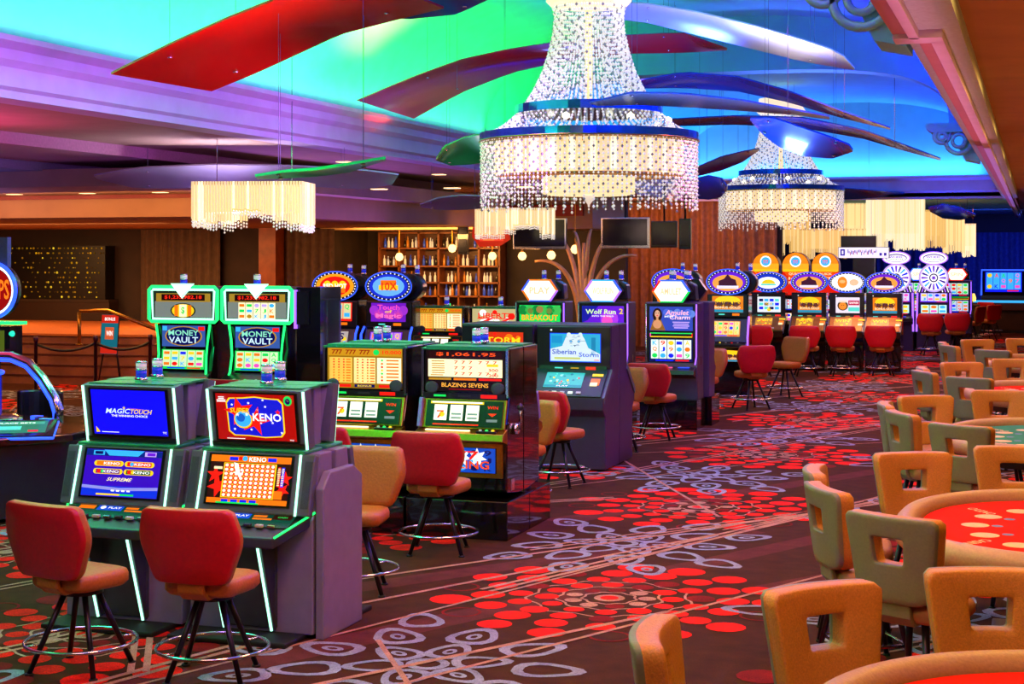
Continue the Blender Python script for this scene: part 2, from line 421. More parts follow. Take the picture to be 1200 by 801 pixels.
def art_wolf(a):
    a.rect(0, 0, .97, .97, PUR); a.up(); a.poly([(-.97, .97), (-.2, .97), (-.7, -.2), (-.97, -.4)], emi('#1818a0', 1)); a.disc(.3, -.1, .75, emi('#b038f0', 1)); a.up(); a.disc(.2, -.25, .45, PNK); a.up()
    a.text('Wolf Run', -.1, .5, .7, .2, emi('#e0ffb0', 1.05)); a.text('2', .84, .55, .09, .22, YEL); a.text('INTO THE WILD', 0, .14, .5, .06, W)
    a.poly([(-.97, -.97), (-.97, -.6), (-.4, -.7), (.2, -.6), (.97, -.75), (.97, -.97)], emi('#701058', 1)); a.up()
    for x in (-.2, .1, .4): a.poly([(x - .07, -.62), (x + .06, -.62), (x + .09, -.45), (x + .04, -.5), (x - .06, -.5)], BLK)
def art_green(a):
    a.rect(0, 0, .97, .97, GRN); a.up()
    for i in range(6): a.disc(-.8 + i * .32, .55, .4, [emi('#108838', 1), emi('#40c050', 1)][i % 2])
    a.up(); a.disc(0, .62, .3, emi('#a08040', 1)); a.disc(-.45, .5, .24, emi('#708838', 1)); a.disc(.45, .5, .24, emi('#708838', 1)); a.up()
    a.text('BREAKOUT', 0, -.05, .86, .24, emi('#ffa818', 1.1)); a.rect(0, -.68, .93, .24, DGRN); a.up(); a.text('FREE SPINS', 0, -.68, .8, .14, emi('#ffe8a0', 1.05))
def art_dragon(a):
    a.rect(0, 0, .97, .97, emi('#7018c0', 1)); a.up()
    for i in range(7): a.disc(-.8 + i * .27, .2 * (-1) ** i, .5, [emi('#a030d0', 1), emi('#d040b0', 1)][i % 2])
    a.up(); a.text('Touch', 0, .52, .62, .26, PNK); a.text('of', 0, .08, .2, .14, YEL); a.text('Magic', 0, -.42, .7, .3, emi('#ff70c0', 1.1))
def art_buffalo(a):
    a.rect(0, 0, .97, .97, emi('#e88010', 1)); a.up(); a.rect(0, -.8, .97, .16, emi('#2090b0', 1)); a.disc(0, .4, .6, YEL, rx=.8); a.up()
    for x, r in [(-.5, .3), (0, .36), (.5, .3)]: a.disc(x, -.05, r, emi('#70340c', 1), rx=r * .7)
    a.up(); a.text('BUFFALO', 0, .1, .82, .2, emi('#301040', 1)); a.text('BONUS GOLD', 0, -.4, .8, .14, emi('#fff0c0', 1))
def art_man(a):
    a.rect(0, 0, .97, .97, emi('#f0e8f8', 1)); a.up(); a.rect(.5, .3, .45, .3, emi('#c03058', 1)); a.rect(.5, -.5, .45, .25, TEAL); a.disc(-.4, -.05, .62, emi('#403018', 1)); a.up()
    a.disc(-.4, -.1, .46, emi('#f09030', 1)); a.rect(-.4, .45, .34, .12, emi('#e8d8c0', 1)); a.up(); a.disc(-.48, 0, .05, BLK); a.disc(-.32, 0, .05, BLK); a.text('SAFARI', .5, .3, .36, .12, W)
def art_white(a):
    a.rect(0, 0, .97, .97, emi('#e8f4ff', 1)); a.up()
    for j in range(3):
        for i in range(4): a.rect(-.66 + i * .44, .55 - j * .5, .17, .17, [NAVY, TEAL, BLU, SKY][(i * 3 + j) % 4])
    a.disc(0, -.6, .26, YEL); a.up(); a.text('ICE', 0, .1, .3, .16, YEL)
# ================================================================ toppers
def hex_topper(t, z, y, rim, txt, w=.56, h=.32, depth=.14):
    b = MB(); hx = [(-w / 2, 0), (-w * .30, h / 2), (w * .30, h / 2), (w / 2, 0), (w * .30, -h / 2), (-w * .30, -h / 2)]
    b.extr([(x, z + q) for x, q in hx], 'y', y, y + depth, BODY); b.box((-.1, y + depth / 2, z - h / 2 - .05), (.05, .05, .12), BODY); b.box((.1, y + depth / 2, z - h / 2 - .05), (.05, .05, .12), BODY)
    o = b.build('topper', t)
    r = MB(); M = face((0, y, z)); 
    n = 6
    def sc(k): return [(x * k, q * k) for x, q in hx]
    vs = [(x, q, .002) for x, q in sc(1.0)] + [(x, q, .012) for x, q in sc(.97)] + [(x, q, .012) for x, q in sc(.87)]
    for k in range(6):
        m = rim[k % len(rim)]; j = (k + 1) % 6
        r.add(vs, [(k, j, 6 + j, 6 + k), (6 + k, 6 + j, 12 + j, 12 + k)], m, False, M)
    r.build('light_rim', o, fix=False)
    f = MB(); a = Art(f, M, w, h); a.k = .006
    a.poly([(x * .88 / (w / 2), q * .88 / (h / 2)) for x, q in hx], emi('#fff6e0', 1.5)); a.up(); a.text(txt, 0, 0, .55, .3, emi('#ffc090', 1.25))
    f.build('sign_face', o, fix=False)
def oval_topper(t, z, y, facef, w=.74, h=.44, depth=.22, rim=None, bulbs=W):
    el = [(w / 2 * math.cos(2 * pi * i / 28), z + h / 2 * math.sin(2 * pi * i / 28)) for i in range(28)]
    b = MB(); b.extr(el, 'y', y, y + depth, BODY); b.box((0, y + depth / 2, z - h / 2 - .03), (.3, .12, .12), BODY)
    o = b.build('topper', t, bevel=.012)
    r = MB(); M = face((0, y, z))
    rimm = rim or LED_B
    r.tube([(w * .485 * math.cos(2 * pi * i / 28), h * .48 * math.sin(2 * pi * i / 28), .006) for i in range(28)], .008, rimm, 6, True, M)
    for i in range(30):
        q = 2 * pi * i / 30; r.lathe([(.011, 0), (.008, .009)], bulbs, 6, (w * .435 * math.cos(q), h * .425 * math.sin(q), .002), M)
    r.build('light_rim', o, fix=False)
    f = MB(); a = Art(f, M, w * .82, h * .8); a.k = .004; facef(a); f.build('sign_face', o, fix=False)
def ov_fire(a):
    a.disc(0, 0, 1, emi('#ffa018', 1.1), rx=1, n=24); a.up(); a.disc(0, 0, .8, RED, rx=.8, n=20); a.up()
    for x in (-.4, 0, .4): a.disc(x, .1, .34, YEL, rx=.2); a.rect(x, -.35, .15, .2, ORG)
    a.up(); a.text('RED HOT', 0, 0, .62, .2, W)
def ov_x(a):
    a.disc(0, 0, 1, emi('#1830d0', 1.1), rx=1, n=24); a.up(); a.disc(0, 0, .8, emi('#68b0f0', 1.1), rx=.82, n=20); a.up(); a.rect(0, .1, .4, .4, ORG); a.rect(0, -.1, .5, .2, YEL); a.up(); a.text('10X', .05, 0, .4, .34, emi('#e03018', 1))
def ov_buffalo(a):
    a.disc(0, 0, 1, PUR, rx=1, n=24); a.up(); a.disc(0, -.1, .78, emi('#f0a040', 1.1), rx=.86, n=20); a.up()
    a.poly([(-.5, -.5), (-.5, .1), (-.2, .3), (0, .75), (.2, .35), (.45, .2), (.55, -.5)], emi('#401030', 1)); a.up(); a.rect(0, -.5, .6, .14, emi('#e8e0ff', 1.1))
def ov_sun(a):
    a.disc(0, 0, 1, emi('#1030c0', 1.1), rx=1, n=24); a.up(); a.disc(0, -.1, .72, W, rx=.76, n=20); a.up(); a.disc(0, -.2, .5, YEL, rx=.44, a0=0, a1=pi); a.rect(0, -.32, .5, .1, TEAL)
def ov_man(a):
    a.disc(0, 0, 1, W, rx=1, n=24); a.up(); a.disc(-.3, 0, .7, emi('#ff8818', 1.05), rx=.32); a.disc(.45, 0, .4, emi('#f0c8a0', 1), rx=.3); a.up(); a.disc(-.3, .1, .2, emi('#ffc070', 1), rx=.2)
# ================================================================ the machines
def keno_machine(label, loc, rz, top, low, group=None):
    t = thing('keno_machine', label, 'slot machine', loc, rz, group)
    b = MB(); b.extr([(.02, .03), (.31, .03), (.31, 1.17), (.13, 1.17), (.06, .82), (.02, .76)], 'x', -.39, .39, GREY)
    b.b2((-.17, .0, .06), (.17, .03, .62), DARKG)
    b.b2((-.25, .2, 1.17), (.25, .31, 1.58), GREY); b.b2((-.33, .05, 1.17), (.33, .31, 1.195), TOPG)
    b.build('cabinet', t, bevel=.008)
    b = MB(); b.b2((-.4, -.26, 0), (.34, .3, .035), RUBB); b.build('footrest', t, bevel=.01)
    b = MB()
    dk = [(-.39, .06, .80), (.39, .06, .80), (.26, -.24, .68), (-.26, -.24, .68)]
    b.add(dk + [(x, y, z - .07) for x, y, z in dk], [(0, 1, 2, 3), (7, 6, 5, 4), (0, 4, 5, 1), (1, 5, 6, 2), (2, 6, 7, 3), (3, 7, 4, 0)], DARKG)
    deck = b.build('button_deck', t, bevel=.012)
    M = Matrix.Translation((0, -.07, .757)) @ Matrix.Rotation(math.atan2(.12, .3), 4, 'X')
    b = MB(); a = Art(b, M, .6, .18); a.rect(0, .1, 1, .9, emi('#0c5c48', .5)); a.up()
    a.rect(-.72, .5, .18, .22, ORG); a.rect(-.2, .5, .28, .36, emi('#1850d8', 1)); a.rect(.28, .55, .14, .12, ORG); a.rect(.75, .5, .2, .3, emi('#301008', 1)); a.rect(.35, .2, .2, .1, ORG); a.up()
    a.disc(-.36, .5, .2, W); a.text('PLAY', -.1, .5, .14, .12, W); a.text('CASH', .75, .5, .1, .1, GRN)
    b.build('deck_panel', deck, fix=False)
    for i in range(6):
        b = MB(); b.box((-.17 + i * .075, -.145 + .006 * (i % 2), .737), (.045, .03, .02), [DARKG, BTN, CHR][i % 3]); b.build('button', deck, bevel=.004)
    for s in (-1, 1): b = MB(); b.tube([(s * .39, .05, .805), (s * .265, -.24, .685)], .007, LED_G, 6); b.build('light_strip', deck)
    M = face((0, .0, .985), .27)
    b = MB(); b.box((0, 0, -.03), (.79, .39, .06), GREYD, M); bz = b.build('bezel', t, bevel=.008)
    for s in (-1, 1):
        b = MB(); b.box((s * .36, -.0, .002), (.045, .3, .006), GRILL, M); b.build('speaker', bz)
    for s in (-1, 1):
        b = MB(); b.tube([(s * .305, .19, .006), (s * .312, -.2, .006)], .008, LED_G2, 6, M=M); b.build('light_strip', t)
    screen(t, M @ Vector((0, .015, .008)), .54, .33, .27, low)
    M = face((.015, .07, 1.385), -.17)
    b = MB(); b.box((0, 0, -.05), (.63, .385, .09), GREYD, M); b.box((0, -.17, -.0), (.6, .03, .004), BODY, M); b.extr([(-.28, 0), (.28, 0), (.2, .18), (-.2, .18)], 'z', 1.2, 1.56, GREY, Matrix.Translation((.015, .13, 0)))
    b.build('monitor', t, bevel=.008)
    for s in (-1, 1):
        b = MB(); b.tube([(.0 + s * .305, .19, .0), (s * .305, -.19, .0)], .009, LED_G2, 6, M=M); b.build('light_strip', t)
    screen(t, M @ Vector((0, .015, .006)), .53, .325, -.17, top)
    for s in (-1, 1):
        b = MB(); b.tube([(s * .15, -.215, .62), (s * .15, -.02, .05)], .009, LED_G2, 6); b.build('light_strip', t)
        b = MB(); b.extr([(-.2, .64), (.02, .70), (.02, .05), (-.015, .05)], 'x', s * .15 - .012, s * .15 + .012, DARKG); b.build('knee_panel', t)
    b = MB(); b.b2((-.27, .08, 1.578), (.30, .33, 1.592), TOPG); b.build('top_plate', t)
    candle(t, .02, .2, 1.592, .95)
    t.scale = (1.13, 1, 1)
    return t
def reel_machine(label, loc, rz, top, mid, belly, group=None, lever=True, dep=.46):
    t = thing('reel_slot_machine', label, 'slot machine', loc, rz, group)
    b = MB(); b.extr([(.02, .38), (dep, .33), (dep, 1.63), (.08, 1.63), (.08, 1.2), (.0, .98), (.0, .40)], 'x', -.36, .36, GLOSS)
    b.build('cabinet', t, bevel=.01)
    b = MB(); b.b2((-.41, -.16, 0), (.41, dep, .33), GLOSS); b.build('base', t, bevel=.006)
    b = MB(); M = face((0, .065, 1.415), 0)
    for s in (-1, 1): b.box((s * .345, 0, .0), (.02, .42, .035), CHR, M)
    b.box((0, .205, 0), (.71, .015, .035), TOPG, M); b.box((0, -.205, 0), (.71, .015, .035), TOPG, M)
    b.build('top_frame', t)
    screen(t, (0, .066, 1.43), .66, .37, 0, top, name='glass_panel')
    for s in (-1, 1):
        b = MB(); b.lathe([(.055, 0), (.055, .012), (.04, .016)], GRILL, 18, (s * .27, -.135, .0), face((0, .06, 1.415))); b.build('speaker', t)
    b = MB(); b.box((0, .06, 1.21), (.68, .03, .05), BODY); b.box((-.2, .043, 1.21), (.1, .006, .018), GRN); b.box((.2, .043, 1.21), (.13, .006, .03), RED); b.box((0, .043, 1.21), (.1, .006, .02), DARKG); b.build('display_strip', t)
    M = face((0, .0, 1.06), .28)
    b = MB(); b.box((0, 0, -.03), (.7, .26, .05), BRASS, M); b.box((-.34, 0, .01), (.03, .26, .06), mat('side_wing_lilac', '#8a78d8', .35, .2), M); b.build('reel_housing', t, bevel=.006)
    screen(t, M @ Vector((.015, .0, .006)), .62, .23, .28, mid, name='reel_window')
    b = MB(); b.extr([(.02, .94), (-.1, .90), (-.12, .84), (.02, .80)], 'x', -.36, .36, BRASS); b.box((-.1, -.07, .921), (.36, .035, .012), emi('#fff8c0', 1.6)); b.box((.22, -.06, .915), (.16, .09, .02), BODY); dk = b.build('button_deck', t, bevel=.004)
    button_row(dk, (.22, -.08, .925), .1, 3, .9, [BTN, GRN, YEL], .014)
    M = face((0, -.005, .66), 0)
    b = MB(); b.box((0, 0, -.004), (.66, .3, .03), BRASS, M); b.build('belly_frame', t, bevel=.005)
    screen(t, M @ Vector((0, 0, .014)), .56, .22, 0, belly, name='belly_glass')
    if lever:
        b = MB(); b.lathe([(.05, 0), (.05, .025), (.03, .04)], CHR, 14, (0, 0, 0), Matrix.Translation((.36, .2, .92)) @ Matrix.Rotation(pi / 2, 4, 'Y'))
        b.tube([(.40, .2, .92), (.42, .17, 1.02), (.42, .16, 1.1)], .012, CHR, 8); b.lathe([(.0, 0), (.028, .02), (.03, .045), (0, .075)], BODY, 10, (.42, .16, 1.08))
        b.build('lever', t)
    b = MB(); b.box((0, .24, 1.636), (.66, .3, .012), TOPG); b.build('top_plate', t)
    candle(t, .0, .36, 1.64)
    b = MB(); b.box((.37, .1, .45), (.02, .07, .1), CHR); b.build('lock_plate', t)
    t.scale = (1.14, 1, 1)
    return t
def slant_machine(label, loc, rz, top, con, group=None, w=.84, body=None, console=None, oval=None, dep=.72):
    t = thing('slant_slot_machine', label, 'slot machine', loc, rz, group)
    body = body or mat('cabinet_plum', '#3c3048', .4, 0, .1, 10); console = console or mat('console_green_black', '#122418', .3)
    h = w / 2
    b = MB(); prof = [(.1, .02), (dep, .02), (dep, 1.0), (dep, 1.64), (.36, 1.64), (.36, 1.14), (0.0, .84), (.0, .70), (.1, .62)]
    b.extr(prof, 'x', -h, h, body); b.build('cabinet', t, bevel=.01)
    b = MB(); M = face((0, .357, 1.38), 0); b.box((0, .0, 0), (w * .98, .48, .03), BODY, M); b.box((-w * .3, .2, .016), (.02, .02, .01), W, M); b.build('top_box', t, bevel=.01)
    screen(t, M @ Vector((.02, -.0, .016)), w * .7, .34, 0, top)
    b = MB(); M2 = face((0, .335, 1.145), .15)
    b.box((0, 0, 0), (w * .9, .05, .03), BODY, M2); b.box((-.16, 0, .016), (.09, .014, .006), TEAL, M2); b.box((.02, 0, .016), (.09, .014, .006), GLD, M2); b.box((.2, 0, .016), (.11, .034, .006), RED, M2); b.build('display_strip', t)
    ang = math.atan2(.36, .30)
    M3 = face((0, .165, .985), ang)
    b = MB(); b.box((0, 0, .0), (w * .94, .44, .03), console, M3); dk = b.build('console', t, bevel=.008)
    screen(t, M3 @ Vector((-.06, .03, .018)), w * .52, .25, ang, con)
    b = MB(); b.box((.3, .12, .018), (.12, .035, .01), YEL, M3); b.box((.29, .01, .018), (.1, .1, .01), ORG, M3); b.box((.28, -.03, .02), (.08, .05, .012), CRM, M3); b.build('bill_slot', dk)
    for i in range(5):
        b = MB(); b.box((-.22 + i * .09, -.17, .02), (.05, .03, .012), [BTN, emi('#e8ffe0', 1.1)][i % 2], M3); b.build('button', dk)
    for s in (-1, 1): b = MB(); b.extr([(.0, .84), (.36, 1.14), (.40, 1.10), (.02, .78)], 'x', s * h - .012, s * h + .012, GREYD); b.build('side_trim', t)
    if oval: oval_topper(t, 1.86, .40, oval)
    t.scale = (1.06, 1, 1)
    return t
def video_machine(label, loc, rz, top, low, rim, txt, group=None, topper=True, w=.76, dep=.44):
    t = thing('video_slot_machine', label, 'slot machine', loc, rz, group); h = w / 2
    side = mat('cabinet_violet_grey', '#4a4054', .38, .1, .08, 10)
    b = MB(); b.extr([(.05, .40), (dep, .40), (dep, 1.77), (.04, 1.77), (.04, .95), (.0, .86), (.0, .72)], 'x', -h, h, side); b.build('cabinet', t, bevel=.012)
    b = MB(); b.b2((-h - .04, -.12, 0), (h + .02, dep, .42), GLOSS); b.build('base', t, bevel=.006)
    M = face((0, .035, 1.32), 0)
    b = MB(); b.box((0, 0, -.004), (w * .94, .88, .02), BODY, M)
    b.build('front_panel', t, bevel=.01)
    for s in (-1, 1):
        b = MB(); b.tube([(s * w * .475, .43, .012), (s * w * .475, -.3, .012), (s * w * .45, -.42, .012)], .011, LED_V if s > 0 else CHR, 6, M=M); b.build('light_strip', t)
    screen(t, M @ Vector((0, .225, .01)), w * .84, .35, 0, top)
    b = MB()
    pts = [(-.3, .02), (.3, .02), (.3, -.03), (-.3, -.03)]
    for i, m in enumerate([GRN, RED, YEL, PNK]):
        p, q = pts[i], pts[(i + 1) % 4]; b.tube([(p[0], p[1] + .0, .01), (q[0], q[1], .01)], .008, m, 5, M=M)
    b.build('light_bar', t)
    screen(t, M @ Vector((0, -.22, .01)), w * .84, .33, 0, low)
    b = MB(); b.extr([(.03, .88), (-.14, .83), (-.16, .77), (.03, .70)], 'x', -h * .95, h * .95, BODY); b.box((.2, -.06, .866), (.16, .08, .01), emi('#3050ff', 1.2)); b.box((-.02, -.07, .864), (.12, .05, .012), emi('#ff60a0', 1.1)); dk = b.build('button_deck', t, bevel=.008)
    button_row(dk, (-.2, -.09, .857), .16, 3, 1.25, [BTN, RED, BTN], .016)
    b = MB(); b.box((h + .004, .22, .95), (.012, .03, .12), CHR); b.build('lock_plate', t)
    if topper:
        hex_topper(t, 1.93, .02, rim, txt)
        candle(t, -.02, .3, 2.07); candle(t, .2, .3, 2.07); b = MB(); b.extr([(-.1, 1.8), (.32, 1.8), (.3, 2.02), (.2, 2.07), (-.05, 2.07), (-.1, 2.0)], 'y', .2, .42, BODY); b.build('topper_box', t, bevel=.02)
    return t
def oval_machine(label, loc, rz, top, low, belly, facef, led=None, group=None, w=.72, dep=.5):
    t = thing('oval_topped_slot_machine', label, 'slot machine', loc, rz, group); h = w / 2; led = led or LED_B
    b = MB(); b.extr([(.1, .0), (dep, .0), (dep, 1.75), (.16, 1.75), (.14, 1.32), (-.0, .92), (.0, .86), (.06, .80), (.06, .5), (.1, .4)], 'x', -h, h, GLOSS); b.build('cabinet', t, bevel=.01)
    M = face((0, .145, 1.55), .05); b = MB(); b.box((0, 0, -.01), (w * .96, .38, .03), BODY, M); b.build('top_box', t, bevel=.008)
    screen(t, M @ Vector((0, .03, .008)), w * .78, .29, .05, top)
    b = MB(); b.box((-.1, -.15, .008), (.1, .02, .01), TEAL, M); b.box((.14, -.15, .008), (.12, .04, .01), ORG, M); b.build('display_strip', t)
    ang = math.atan2(.14, .40); M2 = face((0, .065, 1.12), ang)
    b = MB(); b.box((0, 0, -.005), (w * .95, .42, .03), mat('console_plum', '#40344c', .4), M2); b.build('console', t, bevel=.008)
    screen(t, M2 @ Vector((-.02, .03, .012)), w * .72, .29, ang, low)
    b = MB(); b.extr([(.05, .93), (-.1, .89), (-.1, .84), (.05, .82)], 'x', -h * .98, h * .98, BODY); dk = b.build('button_deck', t, bevel=.006)
    button_row(dk, (0, -.03, .912), .4, 5, 1.3, [BTN, YEL, BTN, RED, BTN], .016)
    screen(t, (0.03, .045, .68), w * .8, .2, 0, belly, name='belly_glass')
    for s in (-1, 1):
        b = MB(); b.tube([(s * (h + .012), .12, 1.36), (s * (h + .02), .02, 1.25), (s * (h + .012), -.02, 1.0), (s * (h + .012), .02, .62)], .018, led, 6); b.build('light_strip', t)
    oval_topper(t, 1.97, .14, facef, w=.74, h=.46)
    candle(t, .12, .42, 2.155); candle(t, .34, .42, 2.14)
    b = MB(); b.extr([(.25 + .22 * math.cos(2 * pi * i / 20), 1.96 + .2 * math.sin(2 * pi * i / 20)) for i in range(20)], 'y', .3, dep, BODY); b.box((.2, .4, 1.78), (.2, .08, .1), BODY); b.build('topper_box', t, bevel=.02)
    t.scale = (1.04, 1, 1)
    return t
def vault_machine(label, loc, rz, feat, seed, group=None):
    t = thing('vault_slot_machine', label, 'slot machine', loc, rz, group)
    b = MB(); b.extr([(.12, .0), (.7, .0), (.7, 2.02), (.3, 2.02), (.3, 1.6), (.16, 1.56), (.2, 1.3), (.14, 1.0), (.0, .86), (.0, .76), (.12, .7)], 'x', -.36, .36, GLOSS); b.build('cabinet', t, bevel=.01)
    M = face((0, .14, 1.82), 0)
    b = MB(); b.extr([(-.43, -.21), (.43, -.21), (.44, .2), (.4, .235), (-.4, .235), (-.44, .2)], 'z', -.34, -.01, BODY, M); sg = b.build('top_sign', t, bevel=.02)
    b = MB(); b.tube([(-.4, -.21, .01), (.4, -.21, .01), (.43, -.18, .01), (.43, .19, .01), (.4, .225, .01), (-.4, .225, .01), (-.43, .19, .01), (-.43, -.18, .01)], .02, LED_G, 8, True, M)
    b.tube([(-.38, -.175, .012), (.38, -.175, .012), (.395, .17, .012), (.38, .19, .012), (-.38, .19, .012), (-.395, .17, .012)], .014, LED_G2, 6, True, M); b.build('light_rim', sg)
    b = MB(); a = Art(b, M, .76, .36); a.k = .004; a.rect(0, 0, 1, 1, emi('#182818', 1)); a.up(); a.rect(0, .5, .9, .3, emi('#b08828', .9)); a.rect(0, -.3, .94, .55, emi('#889088', .8)); a.up()
    a.rect(0, .52, .72, .22, emi('#200404', 1)); a.up(); a.text('$1,235,982.18', 0, .52, .62, .14, emi('#ff2810', 1.2))
    if feat: 
        a.disc(0, -.4, .52, emi('#182818', 1), rx=.42, n=20); a.up(); a.disc(0, -.4, .46, YEL, rx=.37, n=20); a.up()
        for x in (-.22, .22): a.rect(x, -.4, .06, .38, ORG)
        a.rect(0, -.4, .12, .42, WW); a.up(); a.text('$', 0, -.4, .06, .26, GRN)
    else: reels(a, -.6, .6, -.92, .2, 5, 3, seed, WW, [GLD, ORG, GRN, LIL, SKY])
    b.build('sign_face', sg, fix=False)
    b = MB(); b.add([(-.13, .25, .03), (.13, .25, .03), (.0, .1, .05)], [(0, 1, 2)], W, False, M); b.tube([(-.14, .26, .02), (.14, .26, .02), (0, .09, .03)], .012, LED_G2, 6, True, M); b.build('arrow_lamp', sg, fix=False)
    def logo(a):
        a.rect(0, 0, .97, .97, emi('#3858a8', 1)); a.up(); a.rect(-.85, .7, .1, .2, SKY); a.rect(.8, .7, .14, .18, RED); a.disc(0, 0, .92, GLD, rx=.84, n=20); a.up(); a.disc(0, 0, .84, NAVY, rx=.78, n=20); a.up()
        a.text('MONEY', 0, .3, .68, .26, emi('#90e8c8', 1)); a.text('VAULT', 0, -.35, .66, .28, emi('#d0f0ff', 1.1))
    screen(t, (0, .15, 1.43), .56, .27, 0, logo)
    screen(t, (0, .135, 1.14), .56, .25, .08, art_reels(seed + 3, emi('#d8f0c0', 1.05), 5, 3, GRN))
    for s in (-1, 1):
        b = MB(); b.tube([(s * .34, .13, 1.58), (s * .315, .13, 1.4), (s * .3, .12, 1.2), (s * .31, .09, 1.0), (s * .34, .02, .82)], .014, LED_G, 6); b.build('light_strip', t)
    b = MB(); b.extr([(.1, .98), (-.1, .88), (-.1, .80), (.1, .78)], 'x', -.37, .37, BODY); dk = b.build('button_deck', t, bevel=.006); button_row(dk, (0, -.04, .915), .4, 4, 1.1, [BTN, GRN], .018)
    candle(t, -.05, .25, 2.03, 1.2)
    t.scale = (1.12, 1, 1)
    return t
def wheel_machine(label, loc, rz, seed, group=None):
    t = thing('wheel_slot_machine', label, 'slot machine', loc, rz, group)
    b = MB(); b.extr([(.06, .0), (.6, .0), (.6, 1.5), (.1, 1.5), (.1, .9), (.0, .82), (.0, .7), (.06, .66)], 'x', -.42, .42, mat('cabinet_indigo', '#241c48', .3, .1)); b.extr([(-.42, 1.5), (.42, 1.5), (.2, 1.75), (-.2, 1.75)], 'y', .1, .5, mat('cabinet_indigo', '#241c48', .3)); b.box((0, .3, 2.0), (.12, .1, .7), BODY); b.build('cabinet', t)
    b = MB(); M = face((0, .09, 1.62))
    for s in (-1, 1):
        for k in range(4): b.tube([(s * (.14 + .07 * k), .12, 0), (s * (.22 + .07 * k), -.12, 0)], .012, LED_V if k % 2 else W, 5, M=M)
    b.build('ray_lights', t)
    M = face((0, .06, 1.86)); b = MB()
    b.lathe([(.37, -.1), (.37, 0)], BODY, 32, (0, 0, 0), M); wh = b.build('wheel', t)
    b = MB(); a = Art(b, M, .74, .74); a.k = .003; a.disc(0, 0, .98, LIL, n=32); a.up(); a.disc(0, 0, .86, W, n=32); a.up()
    for i in range(16):
        q = 2 * pi * i / 16; c = [PUR, BLU, SKY, emi('#4020a0', 1)][i % 4]
        a.poly([(.82 * math.cos(q - .09), .82 * math.sin(q - .09)), (.82 * math.cos(q + .09), .82 * math.sin(q + .09)), (.4 * math.cos(q + .1), .4 * math.sin(q + .1)), (.4 * math.cos(q - .1), .4 * math.sin(q - .1))], c)
    a.up(); a.disc(0, 0, .3, NAVY); a.up(); a.disc(0, 0, .22, W); a.up(); a.star(0, 0, .2, PUR, 6); b.build('wheel_face', wh, fix=False)
    b = MB(); M = face((0, .06, 2.36)); el = [(.36 * math.cos(2 * pi * i / 24), .17 * math.sin(2 * pi * i / 24)) for i in range(24)]; b.extr(el, 'z', -.1, 0, BODY, M); sg = b.build('top_sign', t)
    b = MB(); a = Art(b, M, .72, .34); a.k = .003; a.disc(0, 0, .98, LED_V, rx=.98, n=24); a.up(); a.disc(0, 0, .86, W, rx=.9, n=24); a.up(); a.disc(0, 0, .62, emi('#5030a0', 1), rx=.74, n=24); a.up(); a.disc(0, -.05, .5, W, rx=.68, n=24); a.up(); a.text('WHEEL', 0, .14, .5, .16, PUR); a.text('OF FORTUNE', 0, -.22, .5, .1, emi('#20a050', 1)); b.build('sign_face', sg, fix=False)
    screen(t, (0, .09, 1.36), .7, .24, 0, art_reels(seed, emi('#d8e0ff', 1), 4, 2, PUR)); screen(t, (0, .09, 1.06), .7, .26, 0, art_reels(seed + 1, emi('#c8ffe8', 1), 3, 2, NAVY))
    for s in (-1, 1):
        b = MB(); b.tube([(s * .40, .08, 1.48), (s * .42, .04, .5)], .026, LED_V, 6); b.build('light_strip', t)
    b = MB(); b.extr([(.08, .9), (-.12, .84), (-.12, .76), (.08, .74)], 'x', -.4, .4, BODY); b.box((.1, -.05, .88), (.3, .05, .01), emi('#2040ff', 1.4)); b.build('button_deck', t)
    return t
def dome_machine(label, loc, rz, seed, group=None):
    t = thing('dome_topped_slot_machine', label, 'slot machine', loc, rz, group)
    b = MB(); b.extr([(.06, .0), (.6, .0), (.6, 1.5), (.1, 1.5), (.1, .95), (.0, .85), (.0, .7), (.06, .66)], 'x', -.32, .32, GLOSS); b.build('cabinet', t)
    b = MB(); pr = [(-.31, 1.5), (.31, 1.5), (.31, 2.2)] + [(.31 * math.cos(a), 2.2 + .3 * math.sin(a)) for a in [pi * k / 10 for k in range(1, 10)]] + [(-.31, 2.2)]
    b.extr(pr, 'y', .16, .5, mat('topper_dark_red', '#701008', .3)); tp = b.build('topper', t)
    M = face((0, .158, 2.0)); b = MB(); a = Art(b, M, .62, 1.0); a.k = .003
    a.rect(0, -.28, .96, .68, emi('#d81808', 1.0)); a.disc(0, .38, .6, emi('#ff8a10', 1.05), rx=.97, n=24); a.up(); a.rect(0, .3, .97, .18, emi('#ffb020', 1)); a.rect(0, .16, .9, .05, emi('#c8d020', 1)); a.up()
    a.disc(0, .58, .26, W, rx=.42, n=18); a.up(); a.disc(0, .58, .2, SKY, rx=.34, n=18); a.up(); a.text('777', 0, .56, .2, .08, RED)
    for i, tt in enumerate(['QUICK', 'HIT', 'PLATINUM']): a.text(tt, 0, 0 - i * .2, .5, .06, CRM)
    b.build('sign_face', tp, fix=False)
    screen(t, (0, .09, 1.3), .5, .26, 0, art_reels(seed, emi('#e0f0ff', 1.05), 4, 3)); screen(t, (0, .09, 1.0), .5, .22, 0, art_reels(seed + 1, WW, 3, 2, DKR))
    return t
